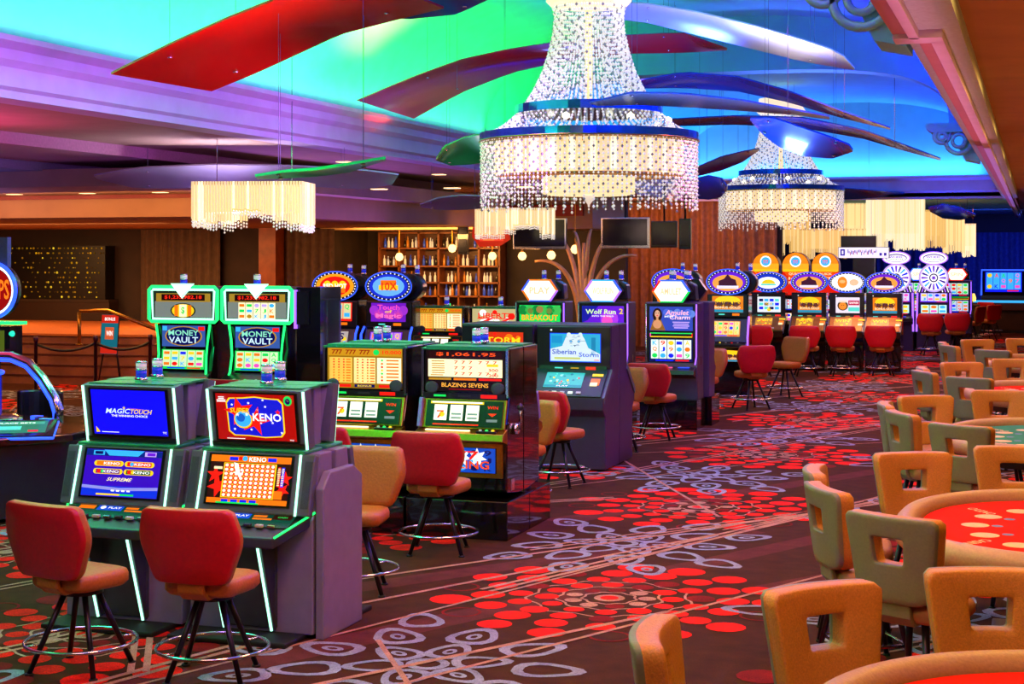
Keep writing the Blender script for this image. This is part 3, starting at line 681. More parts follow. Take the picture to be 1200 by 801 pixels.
# ================================================================ chairs
RV = mat('red_vinyl', '#c00818', .42, 0, .1, 40, .15); TANV = mat('tan_vinyl', '#b4691c', .45, 0, .12, 60, .25); OLV = mat('olive_vinyl', '#8f8a58', .45, 0, .1, 60, .2)
LEGM = mat('dark_leg_metal', '#2a2430', .35, .6, .1); TANC = mat('tan_leather', '#cc8c34', .42, 0, .16, 120, .35); OLC = mat('grey_olive_leather', '#7e8262', .45, 0, .08, 80, .15); SEATM = mat('seat_tan', '#a87a48', .5, 0, .1, 60, .2)
PIPE = mat('piping_dark', '#5a5440', .5)
def poly_round(pts, r, n=5):
    out = []
    N = len(pts)
    for i in range(N):
        p = Vector(pts[i]); a = (Vector(pts[i - 1]) - p).normalized(); b = (Vector(pts[(i + 1) % N]) - p).normalized()
        rr = r[i] if isinstance(r, (list, tuple)) else r
        p0 = p + a * rr; p1 = p + b * rr
        for k in range(n + 1):
            t = k / n; out.append(((1 - t) ** 2) * p0 + 2 * t * (1 - t) * p + t * t * p1)
    return [(v.x, v.y) for v in out]
def by_angle(poly, c, N):
    res = []
    for k in range(N):
        a = 2 * pi * k / N; d = (math.cos(a), math.sin(a)); best = None
        for i in range(len(poly)):
            x1, y1 = poly[i][0] - c[0], poly[i][1] - c[1]; x2, y2 = poly[(i + 1) % len(poly)][0] - c[0], poly[(i + 1) % len(poly)][1] - c[1]
            ex, ey = x2 - x1, y2 - y1; den = d[0] * ey - d[1] * ex
            if abs(den) < 1e-9: continue
            t = (x1 * ey - y1 * ex) / den; u = (x1 * d[1] - y1 * d[0]) / den
            if t > 0 and -1e-6 <= u <= 1 + 1e-6 and (best is None or t > best): best = t
        res.append((c[0] + d[0] * best, c[1] + d[1] * best))
    return res
def strip(mb, rings, m, closed=False, curve=0.0, lean=0.0, z0=0.0, fill0=False, fill1=False):
    N = len(rings[0][0]); vs = []
    for loop, y in rings:
        for x, z in loop: vs.append((x, y + curve * x * x - lean * (z - z0), z))
    fs = []; L = len(rings)
    for i in range(L if closed else L - 1):
        j = (i + 1) % L
        for k in range(N): fs.append((i * N + k, i * N + (k + 1) % N, j * N + (k + 1) % N, j * N + k))
    if fill0: fs.append(list(range(N)))
    if fill1: fs.append([(L - 1) * N + k for k in range(N)])
    mb.add(vs, fs, m, True)
def sc(loop, c, k): return [(c[0] + (x - c[0]) * k, c[1] + (z - c[1]) * k) for x, z in loop]
def cushion(mb, outline, z0, z1, m, puff=.92):
    c = (sum(p[0] for p in outline) / len(outline), sum(p[1] for p in outline) / len(outline)); vs = []; fs = []; N = len(outline)
    prof = [(.90, z0), (1, z0 + (z1 - z0) * .25), (1, z0 + (z1 - z0) * .65), (.96, z0 + (z1 - z0) * .9), (.84, z1), (.45, z1 + .006)]
    for k, z in prof:
        for x, y in sc(outline, c, k): vs.append((x, y, z))
    for i in range(len(prof) - 1):
        for k in range(N): fs.append((i * N + k, i * N + (k + 1) % N, (i + 1) * N + (k + 1) % N, (i + 1) * N + k))
    fs.append(list(range(N))[::-1]); fs.append([(len(prof) - 1) * N + k for k in range(N)])
    mb.add(vs, fs, m, True)
def make_stool(name, label, loc, rz):
    t = thing(name, label, 'stool', loc, rz, 'red backed swivel stools at the slot machines')
    o = by_angle(poly_round([(-.275, 1.02), (-.325, .84), (-.225, .585), (.225, .585), (.325, .84), (.275, 1.02)], [.03, .07, .05, .05, .07, .03]), (0, .8), 60)
    c = (0, .8); ln = .16
    b = MB(); strip(b, [(o, -.262), (sc(o, c, .99), -.285), (sc(o, c, .95), -.293), (sc(o, c, .5), -.296)], RV, False, .42, ln, .58, False, True); b.build('back_shell', t)
    b = MB(); strip(b, [(o, -.262), (sc(o, c, 1.01), -.235), (sc(o, c, .97), -.205), (sc(o, c, .8), -.195), (sc(o, c, .4), -.195)], TANV, False, .42, ln, .58, False, True); b.build('backrest', t)
    b = MB(); cushion(b, poly_round([(-.22, -.22), (-.25, .2), (.25, .2), (.22, -.22)], [.1, .12, .12, .1]), .50, .60, TANV); b.build('seat', t)
    b = MB(); b.extr([(-.20, .48), (.1, .48), (.1, .505), (-.19, .505), (-.235, .54), (-.245, .68), (-.275, .68), (-.265, .53)], 'x', -.085, .085, TANV); b.build('bracket', t, bevel=.008)
    b = MB(); b.lathe([(.13, .455), (.13, .48), (.05, .5)], LEGM, 16); b.build('swivel_plate', t)
    for k in range(4):
        a = pi / 4 + k * pi / 2 + .25; b = MB(); b.tube([(.09 * math.cos(a), .09 * math.sin(a), .47), (.30 * math.cos(a), .30 * math.sin(a), .012)], [.019, .016], LEGM, 8); b.lathe([(.026, 0), (.026, .012)], RUBB, 10, (.30 * math.cos(a), .30 * math.sin(a), 0)); b.build('leg', t)
    b = MB(); b.ring((0, 0, .17), .325, .011, CHR, 36, 8)
    for k in range(4):
        a = pi / 4 + k * pi / 2 + .25; b.tube([(.225 * math.cos(a), .225 * math.sin(a), .17), (.325 * math.cos(a), .325 * math.sin(a), .17)], .007, CHR, 6)
    b.build('foot_ring', t)
    return t
def make_table_chair(name, label, loc, rz):
    t = thing(name, label, 'chair', loc, rz, 'square cut-out chairs around the gaming tables')
    C = (0, .885)
    o = by_angle(poly_round([(-.285, 1.07), (-.225, .60), (.225, .60), (.285, 1.07)], [.045, .10, .10, .045], 7), C, 60)
    i = by_angle(poly_round([(-.098, .955), (-.086, .815), (.086, .815), (.098, .955)], .016, 4), C, 60)
    cv, ln = .6, .14; rim = [(C[0] + (x - C[0]) * 1.06, C[1] + (z - C[1]) * 1.06) for x, z in i]
    b = MB(); strip(b, [(i, -.235), (sc(i, C, 1.01), -.257), (rim, -.263), (sc(i, C, 1.2), -.264), (sc(o, C, .86), -.264), (sc(o, C, .965), -.263), (sc(o, C, .995), -.256), (sc(o, C, 1.0), -.235)], OLC, False, cv, ln, .6); b.build('back_shell', t)
    b = MB(); strip(b, [(sc(o, C, 1.0), -.235), (sc(o, C, .985), -.225), (sc(o, C, 1.0), -.215), (sc(o, C, 1.0), -.17), (sc(o, C, .985), -.155), (sc(o, C, .95), -.150), (sc(o, C, .80), -.147), (sc(i, C, 1.35), -.147), (sc(i, C, 1.10), -.150), (sc(i, C, 1.02), -.156), (i, -.17), (i, -.235)], TANC, False, cv, ln, .6); b.build('backrest', t)
    b = MB(); cushion(b, poly_round([(-.22, -.2), (-.25, .24), (.25, .24), (.22, -.2)], [.06, .1, .1, .06]), .50, .60, SEATM); b.build('seat', t)
    b = MB(); b.extr([(-.19, .48), (.12, .48), (.12, .51), (-.18, .51), (-.205, .55), (-.235, .72), (-.262, .72), (-.235, .53)], 'x', -.10, .10, OLC); b.build('bracket', t, bevel=.008)
    for sx in (-1, 1):
        for sy in (-1, 1):
            b = MB(); b.tube([(sx * .12, sy * .12, .5), (sx * .2, sy * .22, .012)], [.022, .016], LEGM, 8); b.lathe([(.022, 0), (.022, .012)], RUBB, 8, (sx * .2, sy * .22, 0)); b.build('leg', t)
    b = MB(); b.tube([(-.18, -.195, .15), (.18, -.195, .15), (.18, .195, .15), (-.18, .195, .15)], .01, CHR, 6, True); b.build('foot_ring', t)
    return t
# ================================================================ gaming table
def D_outline(k, N=48, ax=1.25, ay=1.32, x0=.42):
    pts = []
    for j in range(N + 1):
        a = pi / 2 + pi * j / N; e = .82
        pts.append((x0 + ax * k * -abs(math.cos(a)) ** e, ay * k * math.copysign(abs(math.sin(a)) ** e, math.sin(a))))
    return pts
def gaming_table(label, loc, felt):
    t = thing('gaming_table', label, 'gaming table', loc, 0, 'half round felt gaming tables')
    wood = mat('table_dark_wood', '#2c1a12', .35, 0, .25, 9); padm = mat('padded_rail_tan', '#b89a6c', .42, 0, .1, 70, .2)
    fm = mat('felt_red', '#e02002', .9, 0, .08, 200, .1, spec=.1) if felt == 'red' else mat('felt_green', '#109068', .85, 0, .08, 200, .1)
    b = MB(); b.extr(D_outline(.97), 'z', .70, .765, wood); b.extr(D_outline(.85), 'z', .62, .70, wood); b.build('apron', t)
    b = MB(); o = D_outline(.90); b.extr(o, 'z', .765, .785, fm)
    Z = .7865; ln = mat('felt_print_cream', '#f0d8a0', .8); gold = mat('felt_print_gold', '#c8962a', .7)
    def flat(pts, m, z): b.add([(x, y, z) for x, y in pts], [list(range(len(pts)))], m)
    def el(cx, cy, rx, ry, n=22): return [(cx + rx * math.cos(2 * pi * q / n), cy + ry * math.sin(2 * pi * q / n)) for q in range(n)]
    dz = .0012
    for rr, m, z in [(.235, ln, 0), (.215, fm, 1), (.2, ln, 2), (.15, fm, 3), (.135, gold, 4), (.1, fm, 5), (.08, ln, 6)]: flat(el(.14, 0, rr, rr, 30), m, Z + dz * z)
    for j in range(7):
        a = pi / 2 + pi * (j + .5) / 7; cx = .30 + .68 * -abs(math.cos(a)); cy = .8 * math.sin(a)
        flat(el(cx, cy, .085, .085), ln, Z); flat(el(cx, cy, .07, .07), mat('felt_print_spot', '#e8d0a8', .8) , Z + dz)
        flat(el(cx + .13, cy * .82, .035, .035, 14), mat('felt_print_blue', '#8090c8', .8), Z)
    for (tx, yy, rz) in [('CASINO', .55, .62), ('CASINO', -.62, -.62)]:
        vs, fs = textgeo(tx); M = Matrix.Translation((-.36, yy, Z + dz)) @ Matrix.Rotation(rz - pi / 2, 4, 'Z')
        b.add([(x * .26, y * .07, 0) for x, y in vs], fs, ln, False, M)
    b.build('felt_top', t, fix=False)
    b = MB(); pts = [(x, y, .775) for x, y in D_outline(.965)]; b.tube(pts, .078, padm, 12); b.build('padded_rail', t)
    b = MB(); b.b2((.30, -1.27, .66), (.45, 1.27, .80), wood); b.build('dealer_edge', t, bevel=.01)
    b = MB(); b.b2((.16, -.32, .785), (.31, .32, .80), mat('chip_tray_metal', '#404048', .3, .8))
    for k in range(10): b.tube([(.17, -.28 + k * .062, .81), (.3, -.28 + k * .062, .81)], .02, [RV, mat('chip_green', '#108050', .4), mat('chip_white', '#e0e0d8', .4)][k % 3], 10)
    b.build('chip_tray', t)
    for yy in (-.62, .62):
        b = MB(); b.b2((-.12, yy - .12, .04), (.16, yy + .12, .64), wood); b.b2((-.3, yy - .17, 0), (.32, yy + .17, .05), wood); b.build('leg', t, bevel=.01)
    return t
# ================================================================ chandeliers
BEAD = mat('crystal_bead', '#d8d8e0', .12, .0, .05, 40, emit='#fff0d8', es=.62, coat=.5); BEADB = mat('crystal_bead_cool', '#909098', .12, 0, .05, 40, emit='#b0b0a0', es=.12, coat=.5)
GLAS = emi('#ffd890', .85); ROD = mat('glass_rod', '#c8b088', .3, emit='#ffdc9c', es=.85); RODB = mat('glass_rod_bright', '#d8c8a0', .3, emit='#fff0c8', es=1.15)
BANDB = mat('mirror_band_blue', '#3a66b8', .12, .85, .15, 6); GOLDB = mat('gold_edge', '#c89a48', .25, .9)
def make_chandelier(label, loc):
    t = thing('crystal_chandelier', label, 'chandelier', loc, 0, 'tiered crystal chandeliers under the vault')
    q = random.Random(4)      # local z = 0 at the lowest bead
    b = MB(); b.lathe([(.50, 2.66), (.56, 2.72), (.50, 2.80), (.5, 3.0)], emi('#ffe8c0', 1.0), 28); b.build('ceiling_cap', t)
    b = MB()
    prof = [(.47, 2.68), (.44, 2.5), (.46, 2.3), (.52, 2.05), (.60, 1.8), (.72, 1.55), (.86, 1.34), (.94, 1.26)]
    seg = []
    for i in range(len(prof) - 1):
        n = max(1, int(math.dist(prof[i], prof[i + 1]) / .046))
        for k in range(n): seg.append((prof[i][0] + (prof[i + 1][0] - prof[i][0]) * k / n, prof[i][1] + (prof[i + 1][1] - prof[i][1]) * k / n))
    for s in range(84):
        a = 2 * pi * s / 84
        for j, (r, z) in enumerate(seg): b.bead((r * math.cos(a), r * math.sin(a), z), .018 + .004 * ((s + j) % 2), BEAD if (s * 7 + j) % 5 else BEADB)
    o = b.build('crystal_skirt', t, fix=False); o['kind'] = 'stuff'
    b = MB(); b.lathe([(.93, 1.25), (.96, 1.25), (.96, 1.36), (.93, 1.36), (.93, 1.25)], BANDB, 40, smooth=False); b.build('upper_band', t)
    b = MB(); b.lathe([(.05, 1.3), (.05, 2.6)], emi('#ffe2a0', 1.2), 12); b.build('inner_core', t)
    b = MB()
    for s in range(84):
        a = 2 * pi * s / 84
        for j in range(11):
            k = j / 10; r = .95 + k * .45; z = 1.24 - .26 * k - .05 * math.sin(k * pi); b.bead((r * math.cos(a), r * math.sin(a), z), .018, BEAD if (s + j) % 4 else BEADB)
    for s in range(8):
        a = 2 * pi * s / 8; b.lathe([(0, 0), (.05, .03), (.05, .07), (0, .1)], emi('#fff4d0', 2.2), 10, (1.05 * math.cos(a), 1.05 * math.sin(a), 1.1))
    o = b.build('crystal_canopy', t, fix=False); o['kind'] = 'stuff'
    b = MB(); b.lathe([(1.39, .90), (1.42, .90), (1.42, 1.0), (1.39, 1.0), (1.39, .90)], BANDB, 56, smooth=False); b.lathe([(1.425, .885), (1.43, .885), (1.43, .905), (1.425, .905), (1.425, .885)], GOLDB, 56); b.build('lower_band', t)
    b = MB()
    for s in range(150):
        a = 2 * pi * s / 150; L = .0 + .05 * q.random() + (.16 if s % 2 else 0)
        z = .89; j = 0
        while z > L:
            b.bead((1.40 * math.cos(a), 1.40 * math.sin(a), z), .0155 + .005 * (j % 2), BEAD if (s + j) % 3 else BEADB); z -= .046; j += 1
    o = b.build('crystal_fringe', t, fix=False); o['kind'] = 'stuff'
    b = MB()
    for s in range(90):
        a = 2 * pi * s / 90; L = .46 + .03 * (s % 2); w = 1.22 * 2 * pi / 90 * .42
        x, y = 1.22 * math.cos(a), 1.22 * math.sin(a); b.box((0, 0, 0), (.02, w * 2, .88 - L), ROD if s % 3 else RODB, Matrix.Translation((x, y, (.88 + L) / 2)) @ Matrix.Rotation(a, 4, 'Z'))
    o = b.build('glass_rods', t, fix=False); o['kind'] = 'stuff'
    b = MB(); b.lathe([(.50, .20), (.60, .22), (.60, .86), (.5, .88)], emi('#ffe2a8', 1.1), 36); b.lathe([(1.2, .44), (1.215, .44), (1.215, .46), (1.2, .46), (1.2, .44)], GOLDB, 36); b.lathe([(0, .06), (.06, .14), (.12, .24)], BEAD, 12); b.build('inner_drum', t)
    b = MB()
    for k in range(3): a = 2 * pi * k / 3; b.tube([(.3 * math.cos(a), .3 * math.sin(a), 2.9), (.3 * math.cos(a), .3 * math.sin(a), 3.35)], .008, CHR, 5)
    b.build('suspension_cable', t)
    return t
def rod_chandelier(name, label, cat, loc, w, d, h, steps, top, group=None, fringe=True, seed=1, rodm=(ROD, RODB), rz=0):
    t = thing(name, label, cat, loc, rz, group); q = random.Random(seed)      # local z=0 at the lowest rod
    b = MB(); b.b2((-w / 2, -d / 2, h - .04), (w / 2, d / 2, h), GOLDB); b.build('frame', t)
    b = MB(); pitch = .034
    n = int(w / pitch); m = int(d / pitch)
    spots = [(-w / 2 + w * (i + .5) / n, s * d / 2) for i in range(n) for s in (-1, 1)] + [(s * w / 2, -d / 2 + d * (j + .5) / m) for j in range(m) for s in (-1, 1)]
    for x, y in spots:
        f = (x / w + .5); k = min(len(steps) - 1, int(f * len(steps))); L = h * steps[k] * (.93 + .07 * q.random())
        mm = rodm[int(q.random() < .35)]
        b.box((x, y, h - L / 2), (.024, .024, L), mm)
        if fringe: b.bead((x, y, h - L - .03), .016, BEAD); b.bead((x, y, h - L - .07), .014, BEAD)
    o = b.build('crystal_rods', t, fix=False); o['kind'] = 'stuff'
    b = MB(); b.b2((-w * .4, -d * .35, h * .35), (w * .4, d * .35, h - .05), emi('#ffd080', 1.0)); b.build('inner_shade', t)
    b = MB()
    for sx in (-1, 1): b.tube([(sx * w * .35, 0, h), (sx * w * .35, 0, top)], .006, CHR, 5)
    b.build('suspension_cable', t)
    return t
# ================================================================ hanging blades
WIRE = mat('wire_grey', '#505868', .5, .5)
def blade(name, label, up_px, lo_px, d0, d1, matl, top=None, thick=.022, wires=2, group='curved blades hanging under the ceiling', mats=None):
    # an aerofoil-like plate: both edges run between the same stations, bulging a little toward the floor
    def resamp(p, n):
        L = [0]
        for i in range(1, len(p)): L.append(L[-1] + math.dist(p[i], p[i - 1]))
        out = []
        for k in range(n):
            s = L[-1] * k / (n - 1); i = 1
            while i < len(p) - 1 and L[i] < s: i += 1
            f = (s - L[i - 1]) / max(1e-6, L[i] - L[i - 1]); out.append((p[i - 1][0] + (p[i][0] - p[i - 1][0]) * f, p[i - 1][1] + (p[i][1] - p[i - 1][1]) * f))
        return out
    n = 18; sd = []; U = resamp(up_px, n); Lo = resamp(lo_px, n); K = 7
    pts = []
    for i in range(n):
        d = d0 + (d1 - d0) * i / (n - 1)
        for k in range(K):
            f = k / (K - 1); px = U[i][0] + (Lo[i][0] - U[i][0]) * f; py = U[i][1] + (Lo[i][1] - U[i][1]) * f
            pts.append(P(px, py, d - .5 * (.5 - f) + .06 * math.sin(pi * f)))
    c = sum(pts, Vector()) / len(pts)
    t = thing(name, label, 'hanging blade', c, 0, group)
    b = MB(); vs = [p - c for p in pts]; nv = len(vs)
    N = (vs[K * 8 + K - 1] - vs[K * 8]).cross(vs[K * 9] - vs[K * 8]).normalized()
    if N.z > 0: N = -N
    vs2 = [v - N * thick for v in vs]; fs = []
    for i in range(n - 1):
        for k in range(K - 1):
            a = i * K + k; fs.append((a, a + 1, a + K + 1, a + K)); fs.append((nv + a, nv + a + K, nv + a + K + 1, nv + a + 1))
        a = i * K; e = i * K + K - 1
        sd.append((a, a + K, nv + a + K, nv + a)); sd.append((e, nv + e, nv + e + K, e + K))
    for k in range(K - 1):
        sd.append((k, nv + k, nv + k + 1, k + 1)); e = (n - 1) * K + k; sd.append((e, e + 1, nv + e + 1, nv + e))
    b.add(vs + vs2, fs, matl, True); b.add(vs + vs2, sd, matl, False); b.build('panel', t)
    for i in ([3, n - 4] if wires == 2 else [2, n // 2, n - 3]):
        for k in (1, K - 2):
            b = MB(); p = vs[i * K + k]; zt = (top if top else vault_z((c + p).x)) - c.z - .01
            if zt > p.z: b.tube([p, (p.x, p.y, zt)], .0022, WIRE, 4)
            b.lathe([(.022, -.012), (.022, .0)], CHR, 8, p)
            b.build('suspension_wire', t)
    return t
VX0, VX1, VZ0, VRISE = -9.0, -.75, 4.38, 1.95
def vault_z(x):
    c = (VX0 + VX1) / 2; h = (VX1 - VX0) / 2; k = min(1, abs((x - c) / h))
    return VZ0 + VRISE * (1 - k ** 2.5) ** (1 / 2.5)
# ================================================================ camera
cd = bpy.data.cameras.new('camera'); cam = bpy.data.objects.new('camera', cd); COL.objects.link(cam)
cam.location = (0, 0, H); cam.rotation_euler = (pi / 2, 0, T); cd.sensor_width = 36; cd.lens = F / 1200 * 36
cd.shift_y = -(400.5 - HZ) / 1200; cd.clip_end = 200; S.camera = cam
S.view_settings.view_transform = 'Standard'; S.view_settings.look = 'None'; S.view_settings.exposure = 0.0
S.cycles.max_bounces = 6; S.cycles.diffuse_bounces = 3; S.cycles.glossy_bounces = 3; S.cycles.sample_clamp_indirect = 4.0
wd = bpy.data.worlds.new('world'); S.world = wd; wd.use_nodes = True
wd.node_tree.nodes['Background'].inputs[0].default_value = (.5, .36, .6, 1); wd.node_tree.nodes['Background'].inputs[1].default_value = .10
# ================================================================ floor with its woven pattern
def carpet(name, col, col2):
    m = mat(name, col, .95, 0, .25, 6)
    nt = m.node_tree; b = nt.nodes['Principled BSDF']; b.inputs['Specular IOR Level'].default_value = .15
    tc = [x for x in nt.nodes if x.type == 'TEX_COORD'][0]
    n2 = nt.nodes.new('ShaderNodeTexNoise'); n2.inputs['Scale'].default_value = 130; n2.inputs['Detail'].default_value = 3
    nt.links.new(tc.outputs['Object'], n2.inputs['Vector'])
    mx = nt.nodes.new('ShaderNodeMix'); mx.data_type = 'RGBA'; mx.blend_type = 'MULTIPLY'; mx.inputs[0].default_value = .8
    rp = nt.nodes.new('ShaderNodeValToRGB'); rp.color_ramp.elements[0].color = (.45, .45, .45, 1); rp.color_ramp.elements[1].color = (1.3, 1.3, 1.3, 1); rp.color_ramp.elements[0].position = .3; rp.color_ramp.elements[1].position = .65
    nt.links.new(n2.outputs['Fac'], rp.inputs[0])
    old = b.inputs['Base Color'].links[0].from_socket
    nt.links.new(old, mx.inputs[6]); nt.links.new(rp.outputs[0], mx.inputs[7]); nt.links.new(mx.outputs[2], b.inputs['Base Color'])
    return m
CB = carpet('carpet_brown', '#422008', 0); CR = carpet('carpet_red', '#e41804', 0); CG = carpet('carpet_blue_grey', '#8a90a4', 0); CT = carpet('carpet_tan', '#b08068', 0); CD = carpet('carpet_dark_red', '#7a100c', 0); CMB = carpet('carpet_mid_brown', '#5a2820', 0)
fl = MB(); fl.add([(-34, -4, 0), (12, -4, 0), (12, 66, 0), (-34, 66, 0)], [(0, 1, 2, 3)], CB)
def fdisc(x, y, r, m, z, n=18, ry=None, rot=0.0):
    ry = ry or r; fl.add([(x + r * math.cos(2 * pi * k / n) * math.cos(rot) - ry * math.sin(2 * pi * k / n) * math.sin(rot), y + r * math.cos(2 * pi * k / n) * math.sin(rot) + ry * math.sin(2 * pi * k / n) * math.cos(rot), z) for k in range(n)], [list(range(n))], m)
def fring(x, y, r0, r1, m, z, n=22, wob=0.0, lobes=0, rot=0.0, ry=1.0):
    vs = []
    for r in (r0, r1):
        for k in range(n):
            a = 2 * pi * k / n; w = 1 + wob * math.cos(lobes * a); px = r * w * math.cos(a); py = r * w * math.sin(a) * ry
            vs.append((x + px * math.cos(rot) - py * math.sin(rot), y + px * math.sin(rot) + py * math.cos(rot), z))
    fl.add(vs, [(k, (k + 1) % n, n + (k + 1) % n, n + k) for k in range(n)], m)
def medallion(x, y, s, q):
    R0 = q.random() * 6; 
    fdisc(x, y, .10 * s, CT, .003); fdisc(x, y, .06 * s, CR, .0045)
    for (r, n, rr, m) in [(.24, 9, .06, CT), (.40, 12, .075, CR), (.58, 15, .085, CR), (.78, 16, .105, CR), (1.01, 17, .125, CR)]:
        for k in range(n):
            a = 2 * pi * k / n + R0 + r
            if r > .9 and q.random() < .18: fring(x + s * r * math.cos(a), y + s * r * math.sin(a), s * rr * .85, s * rr, CD, .003, 16)
            else: fdisc(x + s * r * math.cos(a), y + s * r * math.sin(a), s * rr * q.uniform(.85, 1.1), m if q.random() < .88 else CD, .003, 14)
    for r in (.16, .32, .5): fring(x, y, s * r, s * (r + .018), CT, .0025, 40, .06, 9, R0)
def blossom(x, y, s, q):
    R0 = q.random() * 6
    fring(x, y, .07 * s, .12 * s, CG, .0035, 14)
    for (r, n, L) in [(.28, 6, .17), (.64, 9, .20), (1.0, 11, .19)]:
        for k in range(n):
            a = 2 * pi * k / n + R0 + r * 2
            if r > .9 and q.random() < .4: continue
            fring(x + s * r * math.cos(a), y + s * r * math.sin(a), s * L * .66, s * L, CG, .0035 + .0004 * (k % 3), 16, .10, 3, a, .72)
            if q.random() < .6: fring(x + s * r * math.cos(a), y + s * r * math.sin(a), s * L * .16, s * L * .36, CG, .0035, 12, 0, 0, a, .6)
q = random.Random(21)
for ci, cx in enumerate([-16.5, -13.8, -11.1, -8.4, -5.7, -3.0, -.4, 2.3, 5.0, 7.7]):
    for k in range(-2, 15):
        for typ, off in ((0, 0.0), (1, 2.1)):
            y = 2.5 + 4.2 * k + off + (2.1 if ci % 2 == 0 else 0)
            if y < -3 or y > 62: continue
            xx = cx + q.uniform(-.15, .15) - (.45 if typ else 0)
            if y > 42 and q.random() < .4: continue
            (medallion if typ == 0 else blossom)(xx, y, 1.12, q)
for i in range(230):
    x = q.uniform(-22, 9); y = q.uniform(-3, 50); a = math.radians(q.choice([60, 58, 63, 52, 68, 60, 61, 40, 120]) + q.uniform(-4, 4)); L = q.uniform(4, 14); w = q.uniform(.012, .026)
    dx, dy = math.cos(a), math.sin(a); z = .0052 + .0001 * (i % 9)
    for o in ([0] if i % 3 else [0, .09]):
        fl.add([(x - dy * (w + o), y + dx * (w + o), z), (x + dy * (w - o), y - dx * (w - o), z), (x + dy * (w - o) + dx * L, y - dx * (w - o) + dy * L, z), (x - dy * (w + o) + dx * L, y + dx * (w + o) + dy * L, z)], [(0, 1, 2, 3)], CT)
for i in range(26):
    x = q.uniform(-12, 3); y = q.uniform(2, 40); a = math.radians(60 + q.uniform(-6, 6)); L = q.uniform(5, 12); w = q.uniform(.1, .28); dx, dy = math.cos(a), math.sin(a)
    fl.add([(x - dy * w, y + dx * w, .0012), (x + dy * w, y - dx * w, .0012), (x + dy * w + dx * L, y - dx * w + dy * L, .0012), (x - dy * w * .2 + dx * L, y + dx * w * .2 + dy * L, .0012)], [(0, 1, 2, 3)], CMB)
struct('floor', fl, fix=False)
# ================================================================ ceilings, cornices, walls
VW = mat('vault_cove_light_tint', (.16, .50, .66), .75, 0, .05, 3, .05); COR = mat('cornice_lilac_white', '#c4b4d8', .6, 0, .06, 4); SOF = mat('soffit_warm_white', '#a88c78', .7, 0, .08, 3)  # white vault: the blue-green of the cove light is mixed into its colour
BRC = mat('ceiling_brown', '#8a5a34', .8, 0, .12, 2); DKW = mat('wall_dark_brown', '#2c1c14', .7, 0, .3, 3); DRP = mat('drape_bronze', '#8a5a38', .7, .1, .25, 9); DRB = mat('drape_blue', '#3858b8', .7, 0, .2, 9); ORW = mat('panel_amber_wood', '#9a4a14', .4, 0, .25, 5)
def superprof(n=40):
    c = (VX0 + VX1) / 2; h = (VX1 - VX0) / 2; out = []
    for k in range(n + 1):
        a = pi - pi * k / n; ca, sa = math.cos(a), math.sin(a); e = 2 / 2.5
        out.append((c + h * math.copysign(abs(ca) ** e, ca), VZ0 + VRISE * abs(sa) ** e))
    return out
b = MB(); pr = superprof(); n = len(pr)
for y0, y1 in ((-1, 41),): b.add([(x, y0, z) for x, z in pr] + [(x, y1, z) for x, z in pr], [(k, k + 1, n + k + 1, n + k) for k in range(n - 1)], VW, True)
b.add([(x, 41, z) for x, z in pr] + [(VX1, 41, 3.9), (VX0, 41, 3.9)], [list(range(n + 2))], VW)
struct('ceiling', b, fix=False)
def cornice(s, x):   # s: -1 left, +1 right; steps outward and up
    return [(x, 3.85), (x + s * -.0, 3.92), (x - s * .05, 3.95), (x - s * .05, 4.12), (x - s * .11, 4.18), (x - s * .11, 4.27), (x - s * .2, 4.33), (x - s * .2, 4.38), (x + s * .02, 4.38), (x + s * .35, 4.36), (x + s * .35, 3.85)]
b = MB(); b.extr(cornice(-1, -8.75), 'y', -1, 41, COR); struct('trim_1', b)
b = MB(); b.extr(cornice(1, -.80), 'y', -1, 41, mat('cornice_teal_white', '#9ab0b8', .6)); struct('trim_2', b)
b = MB(); b.extr([(41.0 + y, z) for y, z in [(0, 3.85), (-.0, 4.0), (-.1, 4.05), (-.1, 4.3), (-.25, 4.36), (-.25, 4.42), (.3, 4.42), (.3, 3.85)]], 'x', VX0, VX1 + .3, COR); struct('trim_3', b)
